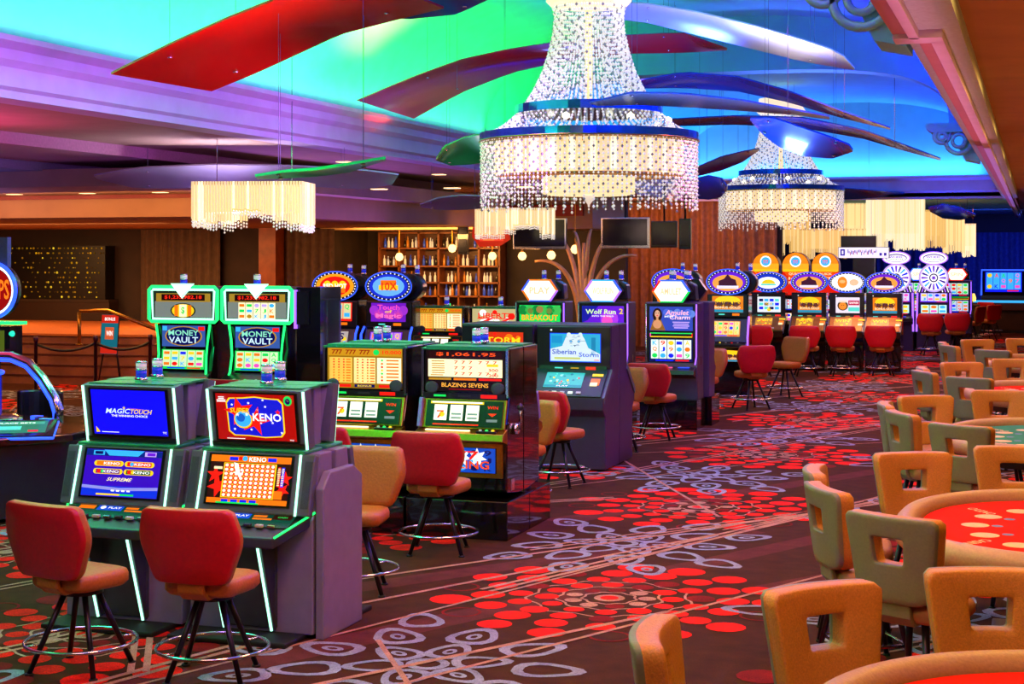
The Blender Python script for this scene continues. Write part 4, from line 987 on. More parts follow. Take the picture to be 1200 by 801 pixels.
# arch ribs with scroll corbels
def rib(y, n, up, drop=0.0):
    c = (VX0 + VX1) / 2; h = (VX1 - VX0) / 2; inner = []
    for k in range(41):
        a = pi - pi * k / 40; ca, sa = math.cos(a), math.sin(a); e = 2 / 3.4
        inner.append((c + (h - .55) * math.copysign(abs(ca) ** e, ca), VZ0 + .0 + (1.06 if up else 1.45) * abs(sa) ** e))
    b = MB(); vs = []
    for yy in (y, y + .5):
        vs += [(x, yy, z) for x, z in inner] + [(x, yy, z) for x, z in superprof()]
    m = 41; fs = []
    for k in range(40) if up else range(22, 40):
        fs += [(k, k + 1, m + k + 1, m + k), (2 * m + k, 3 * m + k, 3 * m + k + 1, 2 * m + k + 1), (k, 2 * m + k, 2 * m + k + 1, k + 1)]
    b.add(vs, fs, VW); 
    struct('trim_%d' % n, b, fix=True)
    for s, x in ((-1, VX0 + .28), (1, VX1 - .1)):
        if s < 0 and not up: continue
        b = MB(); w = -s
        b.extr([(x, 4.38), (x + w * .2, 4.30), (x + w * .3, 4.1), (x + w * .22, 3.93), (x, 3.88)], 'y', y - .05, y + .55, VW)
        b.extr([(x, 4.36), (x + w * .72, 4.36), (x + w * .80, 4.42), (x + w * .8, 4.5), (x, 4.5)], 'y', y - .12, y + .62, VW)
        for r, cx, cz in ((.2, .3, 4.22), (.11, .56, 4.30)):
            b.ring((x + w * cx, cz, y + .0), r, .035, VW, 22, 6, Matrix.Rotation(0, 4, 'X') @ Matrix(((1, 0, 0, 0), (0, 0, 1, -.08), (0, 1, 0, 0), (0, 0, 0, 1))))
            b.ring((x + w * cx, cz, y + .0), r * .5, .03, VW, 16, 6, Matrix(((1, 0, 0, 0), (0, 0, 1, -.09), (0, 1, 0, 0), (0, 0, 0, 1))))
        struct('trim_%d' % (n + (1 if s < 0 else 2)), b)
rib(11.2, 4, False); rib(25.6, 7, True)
# right hand ceiling, its stepped border
b = MB(); b.b2((-.55, -2, 3.98), (12, 66, 4.06), BRC); struct('ceiling_right', b)
b = MB(); b.b2((-.73, 10.4, 3.83), (-.62, 62, 3.9), mat('soffit_rose', '#a8707c', .65, 0, .06, 3)); b.b2((-.64, 10.4, 3.80), (-.56, 62, 4.0), COR); b.b2((-.55, 10.4, 3.86), (-.5, 62, 4.0), SOF)
b.b2((-.86, 2, 3.83), (-.75, 10.4, 3.9), mat('soffit_rose', '#a8707c')); b.b2((-.76, 2, 3.8), (-.70, 10.2, 4.0), COR); b.b2((-.86, 10.15, 3.8), (-.56, 10.42, 3.98), COR)
struct('trim_10', b)
b = MB()
for x in (.05, 1.6, 3.2): b.b2((x, 0, 3.965), (x + .1, 60, 3.985), mat('ceiling_rib_brown', '#7a4e2c', .8))
struct('trim_11', b)
# ceiling beyond the vault
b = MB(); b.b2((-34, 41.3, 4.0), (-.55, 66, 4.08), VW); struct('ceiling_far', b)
# left ceiling stepping down toward the bar
b = MB(); b.b2((-34, -2, 3.86), (VX0 + .1, 41, 3.94), SOF); struct('ceiling_left', b)
for k, (lo, hi, m) in enumerate([((-34, -1, 3.72), (-11.2, 30, 3.86), mat('soffit_rose_pale', '#b08498', .65)), ((-34, -1, 3.60), (-13.0, 30, 3.74), mat('soffit_blue_grey', '#7c8098', .65)), ((-34, 18.6, 3.38), (-10.4, 31, 3.62), SOF), ((-34, 21.0, 3.02), (-10.8, 31, 3.40), mat('soffit_amber', '#94704e', .6, 0, .08, 3)), ((-15.9, 33.6, 3.02), (-9.3, 36.6, 3.88), mat('soffit_amber', '#94704e')), ((-12.6, 33.5, 3.3), (-9.5, 33.62, 3.55), mat('fascia_red', '#901410', .5)), ((-34, 20.92, 3.30), (-10.7, 21.0, 3.36), mat('strip_dark_red', '#701018', .5))]):
    b = MB(); b.b2(lo, hi, m); struct('trim_%d' % (12 + k), b)
b = MB()
for k in range(9):
    x = XAT(25 + k * 85, 20.95); b.b2((x - .1, 20.7, 3.375), (x + .1, 20.85, 3.385), emi('#ffd090', 3.0))
for x, y in ((-10.0, 22), (-10.0, 26), (-10.1, 30)): b.b2((x - .1, y - .1, 3.852), (x + .1, y + .1, 3.862), emi('#ffd090', 3.0))
struct('trim_19', b)
# walls
b = MB(); b.b2((-34, 31.0, 0), (-15.9, 31.3, 3.9), DKW); struct('wall_back_left', b)
b = MB(); b.b2((-16.0, 36.6, 0), (-9.3, 36.8, 3.9), DKW); struct('wall_bar', b)
b = MB(); b.b2((-16.2, 31.2, 0), (-16.0, 36.7, 3.9), DKW); struct('wall_bar_left', b)
b = MB(); b.b2((-34.2, -2, 0), (-34, 66, 4), DKW); struct('wall_left', b)
b = MB(); b.b2((12, -2, 0), (12.2, 66, 4), mat('wall_warm', '#6a4a38', .7)); struct('wall_right', b)
def drape(x0, x1, y, z0, z1, m, pitch=.22, amp=.05, axis=0):
    b = MB(); n = int((x1 - x0) / pitch) * 6; vs = []
    for z in (z0, z1):
        for k in range(n + 1):
            x = x0 + (x1 - x0) * k / n; vs.append((x, y + amp * math.sin(2 * pi * k / 6), z))
    b.add(vs, [(k, k + 1, n + k + 2, n + k + 1) for k in range(n)], m, True)
    return b
b = MB(); b.b2((-16, 41.25, 0), (-6.3, 41.4, 4.1), DKW); struct('wall_far_centre', b)
b = MB(); b.b2((-16, 64, 0), (12, 64.2, 4.1), mat('wall_night_blue', '#28304c', .7)); struct('wall_far', b)
def drape_thing(label, *a, **k):
    o = drape(*a, **k).build('wall_drape', fix=False); tag(o, label, 'curtain', 'pleated wall drapes')
drape_thing('bronze pleated drape across the far wall under the vault', -11.3, -6.4, 41.1, 0, 3.84, DRP, .26, .07)
drape_thing('blue lit pleated drape on the farthest right wall', -6, 6, 63.7, 0, 3.3, DRB, .4, .1)
drape_thing('grey brown curtain panel between wine wall and amber column', XAT(165, 30.8), XAT(258, 30.8), 30.8, .9, 3.0, mat('drape_grey_brown', '#5a4838', .8, 0, .2, 9), .2, .05)
drape_thing('pleated brown curtain panel right of the amber column', XAT(330, 30.8), XAT(392, 30.8), 30.8, .9, 3.0, mat('drape_taupe', '#6a5440', .8, 0, .2, 9), .2, .05)
b = MB(); x = XAT(318, 30.6); b.b2((x - .2, 30.4, .9), (x + .2, 30.8, 3.02), ORW); tag(b.build('amber_column'), 'amber lit square wooden column between the two curtain panels', 'column')
# raised platform with rail, left
b = MB(); pts = []
for k in range(13):
    a = k / 12; pts.append((-27 + 14.5 * a, 27.4 - 1.9 * math.sin(pi * a * .8)))
WOODR = mat('platform_red_wood', '#7c4c38', .45, 0, .35, 2.5)
b.extr(pts + [(-12.5, 31), (-27, 31)], 'z', 0, .92, WOODR); b.extr([(x, y - .03) for x, y in pts] + [(-12.5, 31), (-27, 31)], 'z', .92, .96, mat('platform_carpet_orange', '#b06028', .8)); struct('wall_platform', b)
for k in range(4):
    b = MB(); b.extr([(x, y - .02) for x, y in pts] + [(x, y + .02) for x, y in pts[::-1]], 'z', .16 + .2 * k, .18 + .2 * k, mat('platform_groove', '#4a1c10', .6)); struct('trim_%d' % (20 + k), b)
t = thing('handrail', 'brass tube handrail with posts on the raised wooden platform', 'railing', G(92, 410, .96))
o = t.location.copy()
p1 = G(93, 404, .96); p2 = G(126, 403, .96); p3 = G(186, 404, .96)
for p in (p1, p3):
    b = MB(); b.tube([p - o, Vector((p.x, p.y, 1.5)) - o], .03, BRASS, 8); b.lathe([(.06, 0), (.06, .02)], BRASS, 10, p - o); b.build('post', t)
b = MB(); b.tube([Vector((p1.x, p1.y, 1.52)) - o, Vector((p2.x, p2.y, 1.52)) - o, Vector((p3.x, p3.y, 1.2)) - o], .03, BRASS, 8); b.build('rail', t)
# wine wall
wy = 30.9; x0, x1 = XAT(18, wy), XAT(132, wy); z0, z1 = ZAT(75, 350, wy), ZAT(75, 288, wy)
t = thing('wine_display', 'dark wine rack wall with glinting amber bottle ends', 'wine rack', ((x0 + x1) / 2, wy, z0)); w = x1 - x0; h = z1 - z0
b = MB(); b.b2((-w / 2, -.3, 0), (w / 2, .08, h), mat('rack_black', '#0c0806', .4)); b.b2((-w / 2 - .1, -.32, -.06), (w / 2 + .1, .08, 0), DKW); b.build('rack', t); b = MB(); b.b2((-w / 2 - .1, -.3, .965 - z0), (w / 2 + .1, .06, -.06), mat('rack_base_brown', '#2c1a10', .5)); b.build('base_cabinet', t)
b = MB(); q = random.Random(9)
for i in range(26):
    for j in range(11):
        dens = 1 - abs(i / 26 - .6) * 1.5 + (.5 if j > 8 else 0)
        if q.random() < dens * .8:
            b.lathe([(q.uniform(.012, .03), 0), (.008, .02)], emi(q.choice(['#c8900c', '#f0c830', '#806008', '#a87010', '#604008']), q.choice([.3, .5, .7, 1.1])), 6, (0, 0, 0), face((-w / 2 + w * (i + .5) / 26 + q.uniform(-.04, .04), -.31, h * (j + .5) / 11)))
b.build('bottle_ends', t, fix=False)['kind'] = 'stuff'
# ================================================================ lights
def area(name, loc, rot, sx, sy, col, power, spread=None):
    l = bpy.data.lights.new(name, 'AREA'); l.shape = 'RECTANGLE'; l.size = sx; l.size_y = sy; l.color = hexc(col) if isinstance(col, str) else col; l.energy = power
    if spread: l.spread = spread
    o = bpy.data.objects.new(name, l); COL.objects.link(o); o.location = loc; o.rotation_euler = rot; return o
up = pi
# rotation: area lights shine along local -Z; tilt about Y to aim up and across the vault
def cove(side, y0, y1, col, p, tilt=.5, dz=.06, dx=.0, spread=2.0):
    x = (VX0 + .12 + dx) if side < 0 else (VX1 - .12 - dx)
    area('cove_lamp', (x, (y0 + y1) / 2, VZ0 + dz), (0, pi + tilt * side * -1, 0), .12, y1 - y0, col, p, spread)
cove(-1, 2, 25.5, '#00ff30', 760, .30); cove(-1, 2, 25.5, '#d0ffe8', 45, -.1)
cove(-1, 26.2, 40.5, '#00a8ff', 220, .4)
cove(1, 2, 25.4, '#0000ff', 1300, .1); cove(1, 2, 25.4, '#0050ff', 130, .4); cove(1, 26.2, 40.5, '#0050ff', 300, .4)
area('cove_lamp', (-5, 40.75, VZ0 + .1), (pi - .5, 0, 0), 7.4, .12, '#60b8ff', 110)
for y in (4.5, 9, 14, 19, 24, 30): area('table_fill', (.3, y, 3.94), (0, 0, 0), 1.0, 1.0, '#ffba54', 66)  # overhead fill added under the right ceiling to warm the tables
for y, c in ((7, '#ff9850'), (11, '#ff9858'), (15, '#ff8890'), (19.5, '#ff70b0'), (24, '#ff8890'), (28, '#ff9060')): area('wash_fill', (-2.6, y, 5.2), (0, 0, 0), 1.0, 1.0, c, 105, 2.2)  # unseen fill lights added inside the vault to wash the aisle
for y in (9.5, 14, 18.5, 23): area('wash_fill', (-6.2, y, 5.3), (0, 0, 0), 1.0, 1.0, '#c878ff', 45, 2.2)
area('wash_fill', (-7.6, 9.6, 4.2), (0, 0, 0), 1, 3, '#20ff90', 150); area('wash_fill', (-6.8, 14.0, 4.2), (0, 0, 0), 1, 3, '#20ff90', 90)
area('wash_fill', (-3.0, 3.5, 4.6), (math.radians(40), 0, math.radians(12)), 2.5, 1.5, '#ffb890', 90)  # front fill added to lighten the near stools
area('wash_fill', (-10.8, 11, 2.9), (0, pi, 0), 1.0, 7, '#ff50a0', 120); area('wash_fill', (-10.4, 22, 2.6), (0, pi, 0), .6, 7, '#b070ff', 60)  # unseen upward fill added to tint the left ceiling
area('ceiling_fill', (.8, 12, 2.4), (0, pi, 0), 1.0, 16, '#ff9a48', 110); area('ceiling_fill', (.8, 30, 2.4), (0, pi, 0), 1.0, 18, '#ff9a48', 110)  # unseen fill added in mid-air to brighten the brown ceiling
area('ceiling_fill', (-.66, 12, 3.4), (0, pi, 0), .1, 16, '#ff90b8', 9, 1.0); area('ceiling_fill', (-.66, 34, 3.4), (0, pi, 0), .1, 26, '#c890ff', 12, 1.0)  # narrow unseen fill added for the cornice underside
area('wash_fill', (-16, 16, 2.6), (0, pi, 0), 3, 8, '#9080ff', 130)
for x, y in ((-20, 23.5), (-15, 23.5), (-17, 28), (-21, 28)): area('bar_light', (x, y, 2.98), (0, 0, 0), 1.2, 1.2, '#ffb468', 110)
area('bar_light', (-19, 25, 2.9), (math.radians(65), 0, 0), 8, .3, '#ffb878', 130)
area('bar_light', (-13.5, 20.2, 3.2), (math.radians(60), 0, 0), 7, .3, '#ffa858', 70)
area('bar_light', (-13.2, 33, 2.95), (math.radians(50), 0, 0), 3.6, .4, '#ffb860', 240)
area('bar_light', (-10.5, 28.5, 2.2), (math.radians(90), 0, .3), 2, .6, '#ffb060', 60)
area('bar_light', (-9, 38.5, 3.7), (math.radians(60), 0, 0), 4, .4, '#ffa060', 120)
for y in (30, 34, 38): area('wash_fill', (-3.6, y, 3.8), (0, 0, 0), 1.4, 1.4, '#ffb080', 110)
area('wash_fill', (0, 56, 3.8), (math.radians(35), 0, 0), 6, 1, '#4060ff', 320); area('wash_fill', (-2, 48, 3.8), (0, 0, 0), 3, 3, '#ff7050', 140)

for y in (12, 18): area('wash_fill', (-5.6, y, 3.5), (0, pi / 2 + .1, 0), .6, 4, '#e070ff', 60, 2.0)  # unseen mid-air fill added to turn the left cornice purple
# unseen coloured fill lights added below the hanging blades to brighten them
def up_at(px, py, d, col, p, size=.5, drop=1.6, spread=1.5):
    t_ = P(px, py, d); area('blade_fill', (t_.x, t_.y - .6, t_.z - drop), (pi + .35, 0, 0), size, size, col, p, spread)
up_at(210, 72, 14, '#ff3020', 45, spread=1.0); up_at(330, 40, 13.6, '#ff3020', 45); up_at(440, 0, 13.2, '#6060ff', 30)
up_at(520, 100, 22.5, '#ff5040', 40, spread=.9); up_at(600, 72, 22.5, '#c05080', 40); up_at(780, 52, 22.3, '#5070ff', 45)
up_at(800, 25, 21, '#fff0e0', 70); up_at(930, 60, 21, '#ffe8d0', 90, drop=1.3)
up_at(830, 96, 24, '#6080ff', 60); up_at(800, 118, 19, '#80a8ff', 45); up_at(900, 128, 19.2, '#80a8ff', 35); up_at(940, 165, 18, '#3060ff', 60)
up_at(960, 145, 27.8, '#6080ff', 60); up_at(560, 178, 22, '#20ff80', 70, spread=.9); up_at(375, 200, 13.4, '#30ff80', 60, drop=.8); up_at(290, 208, 20.5, '#b0a0c0', 60, drop=.6, spread=2.4); up_at(835, 220, 25.3, '#3060ff', 30)
up_at(1116, 250, 39.8, '#3050ff', 40); up_at(940, 227, 40, '#3060ff', 60)
# ================================================================ slot machine banks
# first bank, nearest
AY = 9.1; ax2 = XAT(292, AY); ax1 = XAT(143, AY)
k2 = keno_machine('grey keno machine with red and blue top screen, right one of the near pair', (ax2, AY, 0), 0, art_superkeno, art_kenogrid)
k1 = keno_machine('grey keno machine with plain blue top screen, left one of the near pair', (ax1, AY, 0), 0, art_magic, art_kenomenu)
dup(k1, (ax1, AY + .68, 0), pi, 'grey keno machine facing away, back to back with the blue screen one')
dup(k2, (ax2, AY + .68, 0), pi, 'grey keno machine facing away, back to back with the red screen one')
b = MB(); xe = ax2 + .452; b.extr([(AY + .03, .0), (AY + .64, .0), (AY + .64, .98), (AY + .50, 1.06), (AY + .14, 1.06), (AY + .03, .96)], 'x', xe, xe + .06, GREY); b.build('bank_end_panel', bevel=.012)
tag(bpy.data.objects['bank_end_panel'], 'lilac grey end panel closing the near keno bank on the right', 'panel')
# second bank
BY = 12.95; bx2 = XAT(542, BY); bx1 = XAT(424, BY)
r2 = reel_machine('black reel slot machine with price line and side lever behind the front red stool', (bx2, BY, 0), 0, lambda a: art_sevens(a, '$1,061.95', 'BLAZING SEVENS'), art_reelwin, art_sevenwing)
r1 = reel_machine('black reel slot machine with cream three column pay table glass', (bx1, BY, 0), 0, art_paytable, art_reelwin, art_sevenwing, lever=False)
dup(r2, (bx2, BY + .93, 0), pi, 'black reel slot machine facing away behind the price line machine')
dup(r1, (bx1, BY + .93, 0), pi, 'black reel slot machine facing away behind the pay table machine')
# third bank
CY = 17.1; cx2 = XAT(668, CY + .2); cx1 = cx2 - .93
s2 = slant_machine('plum slant front slot machine with pale blue white tiger screen', (cx2, CY, 0), 0, art_tiger, art_console)
s1 = slant_machine('plum slant front slot machine left of the white tiger machine', (cx1, CY, 0), 0, art_general(31, emi('#d83010', 1), ['STORM', 'GOLD'], YEL), art_console)
dup(s2, (cx2, CY + 1.45, 0), pi, 'plum slant slot machine facing away behind the white tiger machine'); dup(s1, (cx1, CY + 1.45, 0), pi, 'plum slant slot machine facing away, left of its bank end')
# fourth bank
DY = 21.8
for px, lab, top, low, rim, txt in [
    (786, 'tall video slot machine with dark haired woman screen and rainbow rimmed sign', art_woman, art_reels(41, emi('#e8f8e8', 1.1), 5, 3, NAVY), [RED, LED_B, LED_B, GRN, GRN, ORG], 'AMULET'),
    (706, 'tall video slot machine with purple wolf screen and blue rimmed sign', art_wolf, art_reels(42, emi('#a8c8ff', 1), 5, 3, BLU), [LED_V, SKY, LED_B], 'WOLF RUN'),
    (632, 'tall video slot machine with green jungle screen and orange rimmed sign', art_green, art_reels(43, WW, 5, 3, DGRN), [LED_B, ORG, ORG, LED_V], 'PLAY')]:
    v = video_machine(lab, (XAT(px, DY), DY, 0), 0, top, low, rim, txt)
    if px == 786: vr = v
for px, lab in [(786, 'the woman screen'), (706, 'the wolf screen'), (632, 'the jungle screen')]:
    pass
dup(vr, (XAT(786, DY) + .06, DY + .98, 0), pi, 'tall video slot machine facing away behind the woman screen machine')
o1 = oval_machine('oval topped slot machine with red and gold topper at left of the blue lit pair', (XAT(388, DY), DY, 0), 0, art_reels(51, emi('#e0d8a0', 1), 4, 2, RED, ), art_general(52, emi('#b0a8a0', 1), ['PAYS'], NAVY), art_general(53, RED, ['FIRE'], YEL), ov_fire)
o2 = oval_machine('oval topped slot machine with white and blue topper and purple screen', (XAT(451, DY), DY, 0), 0, art_dragon, art_reels(55, emi('#c080e8', 1), 4, 2, PUR), art_general(56, PUR, ['MAGIC'], PNK), ov_x)
for px, lab, sd, top in [(514, 'small black reel machine with gold pay table beside the bar', 71, art_paytable), (578, 'black reel machine with red and white pay table left of jungle screen', 72, lambda a: art_general(73, emi('#c8b880', 1), ['LIBERTY', '77'], RED, [RED, W, ORG])(a))]:
    reel_machine(lab, (XAT(px, DY + 1.2), DY + 1.2, 0), 0, top, art_reelwin, art_sevenwing, lever=False)
# fifth bank
EY = 27.3
e1 = oval_machine('oval topped slot machine with orange animal screens at the end of the drape row', (XAT(851, EY), EY, 0), 0, art_buffalo, art_reels(61, emi('#f0d880', 1.05), 5, 3, emi('#e08818', 1)), art_buffalo, ov_buffalo, LED_V, w=.70)
dup(e1, (XAT(786, EY), EY, 0), 0, 'oval topped slot machine half hidden behind the rainbow rimmed sign')
# sixth row
FY = 33.5; BRZ = mat('console_bronze', '#8a5c28', .35, .5, .2, 12)
for px, lab, top, ov in [
    (897, 'slant slot machine with white sun arc topper, first of the far bronze row', art_white, ov_sun), (945, 'slant slot machine with purple animal topper, second of the far bronze row', art_buffalo, ov_buffalo),
    (990, 'slant slot machine with orange and white topper, third of the far bronze row', art_man, ov_man), (1034, 'slant slot machine with dim purple topper, right end of the far bronze row', art_buffalo, ov_buffalo)]:
    slant_machine(lab, (XAT(px, FY), FY, 0), 0, top, art_general(px, emi('#c08830', .9), ['WIN'], YEL, [ORG, YEL, GLD]), 'far bronze row', w=.69, body=GLOSS, console=BRZ, oval=ov)
for k, (px, wh) in enumerate([(896, 'left'), (931, 'middle'), (966, 'right')]):
    dome_machine('red and orange dome topped slot machine, %s one of the three at the back' % wh, (XAT(px, 36.4), 36.4, 0), 0, 80 + k * 3)
for k, px in enumerate((999, 1025)):
    video_machine(['dark slot machine with yellow framed screen under the white lettered sign', 'dark slot machine with cyan framed screen under the white lettered sign'][k], (XAT(px, 37.2), 37.2, 0), 0, art_reels(90 + k, [emi('#c06020', 1), emi('#406080', 1)][k], 3, 3, [YEL, TEAL][k]), art_reels(95 + k, emi('#80a0c0', 1), 3, 3, [YEL, TEAL][k]), [LED_B], 'X', topper=False, w=.5).scale = (.8, 1, 1)
t = thing('lettered_sign', 'white sign board with purple letters above the dark far machines', 'sign', (XAT(1012, 37.3), 37.3, 1.77))
M = face((0, 0, H + (298 - 297) / 46.5 - 1.77 + .02))
b = MB(); b.box((0, 0, -.06), (1.16, .26, .1), BODY, M); b.box((-.12, .26, -.1), (.8, .26, .2), BODY, M); b.box((0, -.42, -.1), (.5, .62, .08), BODY, M); b.build('board', t)
b = MB(); a = Art(b, M, 1.14, .24); a.rect(0, 0, 1, 1, emi('#f0e8ff', 1.1)); a.up(); a.outline(-.84, .05, .09, .62, .28, emi('#3018a0', 1)); stripes_q = random.Random(6)
for i_ in range(26): a.rect(-.62 + i_ * .045, stripes_q.uniform(-.2, .4), .016, stripes_q.uniform(.15, .4), [emi('#3018a0', 1), emi('#9070d8', 1), emi('#b04080', 1)][i_ % 3])
for x_ in (.68, .86): a.rect(x_, -.3, .05, .28, emi('#3018a0', 1))
b.build('sign_face', t, fix=False)
WY = 41.1
w1 = wheel_machine('wheel topped slot machine with violet lights behind the right end red stool', (XAT(1094, WY), WY, 0), 0, 101)
w2 = wheel_machine('wheel topped slot machine half hidden behind the far bronze row', (XAT(1050, WY), WY, 0), 0, 104)
for px, rim, lab in [(1077, [LED_B, SKY], 'tall slot machine with blue rimmed sign between the wheel machines'), (1121, [RED], 'tall slot machine with red rimmed sign right of the wheel machines')]:
    video_machine(lab, (XAT(px, 42.6), 42.6, 0), 0, art_reels(int(px), emi('#c8f0d8', 1), 4, 3, NAVY), art_reels(int(px) + 1, emi('#c8d8f0', 1), 4, 3, NAVY), rim, 'SPIN')
# money machines on the left
MY = 17.3
vault_machine('green lit vault slot machine with round dollar emblem under red digits', (XAT(208, MY), MY, 0), 0, True, 111)
vault_machine('green lit vault slot machine with pale symbol grid under red digits', (XAT(295, MY), MY, 0), 0, False, 114)
b = MB(); x = XAT(362, MY + .2); b.b2((x - .12, MY + .1, 0), (x + .2, MY + .7, 2.05), GLOSS); b.b2((x - .12, MY + .06, 1.6), (x + .05, MY + .1, 2.0), BODY); b.b2((x - .13, MY + .05, 1.55), (x - .10, MY + .09, 2.02), LED_V)
tag(b.build('side_cabinet'), 'black glossy machine cabinet turned sideways right of the vault machines', 'slot machine')
# electronic table game at far left
TX = XAT(0, 12.9); TY = 12.9
t = thing('electronic_table_game', 'electronic dice table game with chrome arch and round neon sign', 'game machine', (TX, TY, 0))
def L3(px, py, Y): return Vector((XAT(px, Y), Y, ZAT(px, py, Y))) - Vector((TX, TY, 0))
b = MB(); b.extr([(-1.2, -.9), (.55, -.9), (.95, -.3), (.95, .5), (.4, .9), (-1.2, .9)], 'z', .05, .72, BODY); b.extr([(-1.2, -1.0), (.6, -1.0), (1.05, -.35), (1.05, .55), (.45, 1.0), (-1.2, 1.0)], 'z', .72, .80, GLOSS); b.build('body', t, bevel=.015)
for (cx, cy, rz) in ((.62, -.62, .5), (-.1, -.92, 0)):
    M = Matrix.Translation((cx, cy, .84)) @ Matrix.Rotation(rz, 4, 'Z') @ Matrix.Rotation(.22, 4, 'X')
    b = MB(); b.box((0, 0, 0), (.72, .46, .05), GLOSS, M); b.tube([(-.36, -.23, .0), (.36, -.23, .0)], .014, LED_B, 6, M=M); b.tube([(.36, -.23, .0), (.36, .23, .0)], .01, LED_B, 6, M=M); cn = b.build('console', t)
    b = MB(); a = Art(b, M @ Matrix.Translation((0, .02, .026)), .56, .34); a.rect(0, 0, 1, 1, emi('#2a8058', .9)); a.up(); a.rect(0, .6, .9, .2, emi('#48a880', 1)); a.rect(-.3, -.2, .5, .3, TEAL); a.rect(.6, -.7, .16, .14, RED); a.up(); a.text('PLACE BETS', 0, .6, .6, .1, W); b.build('screen', cn, fix=False)
b = MB(); b.tube([L3(-70, 418, 12.9), L3(-20, 416, 12.9), L3(14, 417, 12.9), L3(34, 425, 12.9), L3(50, 443, 12.9), L3(64, 466, 12.9), L3(69, 480, 12.9), L3(68, 494, 12.9)], .045, CHR, 12)
b.tube([L3(-70, 423, 12.85), L3(-20, 421, 12.85), L3(12, 422, 12.85), L3(30, 430, 12.85), L3(46, 448, 12.85), L3(59, 469, 12.85), L3(63, 482, 12.85), L3(62, 494, 12.85)], .016, LED_B, 8); b.build('arch', t)
b = MB(); b.lathe([(.5, .80), (.5, .86), (.40, .90)], CHR, 28, (-.35, 0, 0)); b.lathe([(.30, .90), (.30, 1.28), (.32, 1.3)], mat('dome_glass_blue', '#1838c0', .1, 0, .1, 5, emit='#1030ff', es=.35), 24, (-.35, 0, 0)); b.ring((-.35, 0, 1.3), .31, .02, LED_B, 28, 6)
for k in range(5): b.box((.1 + .12 * k, .45 - .1 * k, .83), (.1, .07, .05), [LED_B, CHR, SKY][k % 3])
b.build('dice_dome', t)
p = L3(4, 340, 13.1)
b = MB(); M = face((p.x - .12, p.y, p.z)); b.lathe([(.27, -.08), (.27, 0)], BODY, 32, (0, 0, 0), M); b.tube([(.265 * math.cos(2 * pi * k / 32), .265 * math.sin(2 * pi * k / 32), .01) for k in range(32)], .02, LED_B, 8, True, M); b.tube([(.235 * math.cos(2 * pi * k / 32), .235 * math.sin(2 * pi * k / 32), .01) for k in range(32)], .012, emi('#f0f4ff', 1.6), 6, True, M); b.box((0, .35, -.05), (.3, .34, .06), mat('sign_post_blue', '#4a5478', .4, .3), M); sg = b.build('round_sign', t)
b = MB(); a = Art(b, M, .44, .44); a.k = .004; a.disc(0, 0, .98, DKR, n=28); a.up(); a.disc(-.7, .35, .3, WW); a.star(-.3, -.62, .3, W); a.disc(.1, -.68, .18, W); a.up(); a.text('CRAPS', -.02, .04, .88, .44, emi('#ff7a18', 1.2)); b.build('sign_face', sg, fix=False)
b = MB(); M = face((p.x - .2, p.y + .05, p.z - .46)); b.box((0, .14, 0), (.76, .03, .16), LED_G, M); b.box((0, -.06, 0), (.62, .34, .2), GLOSS, M)
for k in range(2): b.lathe([(.03, 0), (.02, .03)], emi('#20e0b0', 1.4), 10, (.34, .04 - .2 * k, .1), M)
mo = b.build('monitor', t); b = MB(); a = Art(b, M @ Matrix.Translation((0, -.06, .1)), .5, .26); a.k = .003; a.rect(0, 0, 1, 1, emi('#506018', .9)); a.up(); a.rect(.3, .1, .4, .5, emi('#a08028', 1)); a.up(); a.text('4  6  9', .2, 0, .5, .3, ORG); b.build('screen', mo, fix=False)
b = MB(); b.b2((p.x - .25, p.y + .08, .80), (p.x - .15, p.y + .16, p.z - .3), BODY); b.build('pole', t)
t = thing('black_chair', 'low black tub chair behind the electronic dice table', 'chair', P(44, 500, 17.0) * 1.0); t.location.z = 0
b = MB(); b.lathe([(.24, .42), (.27, .5), (.22, .54)], BODY, 20); b.build('seat', t); b = MB(); pr_ = [(.27 * math.cos(a), .27 * math.sin(a)) for a in [pi * k / 12 for k in range(13)]] + [(.21 * math.cos(a), .21 * math.sin(a)) for a in [pi * k / 12 for k in range(12, -1, -1)]]
b.extr(pr_, 'z', .5, .98, BODY); b.build('backrest', t, bevel=.02); b = MB(); b.lathe([(.2, 0), (.2, .03), (.03, .06), (.03, .43)], LEGM, 16); b.build('pedestal', t)
# ================================================================ stools
def at_ring(px, py): p = G(px, py, .17); return (p.x, p.y, 0)
st = make_stool('swivel_stool', 'red backed stool at far left facing the blue screen keno machine', at_ring(95, 750), -.22)
def stool(x, y, rz, lab): return dup(st, (x, y, 0), rz, lab)
def stool_px(px, py, rz, lab): p = at_ring(px, py); return stool(p[0], p[1], rz, lab)
stool_px(249, 757, .02, 'red backed stool in front of the red screen keno machine')
stool_px(514, 622, .0, 'red backed stool in front of the price line reel machine')
stool(bx1 - .02, BY - .72, .1, 'red backed stool before the pay table machine, mostly behind the keno bank')
stool(XAT(415, AY + 1.45), AY + 1.45, pi + .1, 'tan fronted stool facing us behind the right end of the keno bank')
stool(XAT(607, BY + 1.6), BY + 1.6, pi - .25, 'yellow lit tan stool facing us behind the lever machine')
stool_px(655, 549, -.35, 'red backed stool at the white tiger machine')
stool(XAT(726, CY + 2.1), CY + 2.1, pi, 'olive tan stool facing us behind the white tiger machine')
stool_px(769, 499, -.18, 'red backed stool at the woman screen machine')
stool(XAT(822, DY + 1.75), DY + 1.75, pi - .2, 'tan stool facing us behind the woman screen machine')
stool_px(880, 466, .5, 'red backed stool turned left at the orange animal machine')
stool_px(920, 453, 2.5, 'tan fronted stool turned to face left behind the orange animal machine')
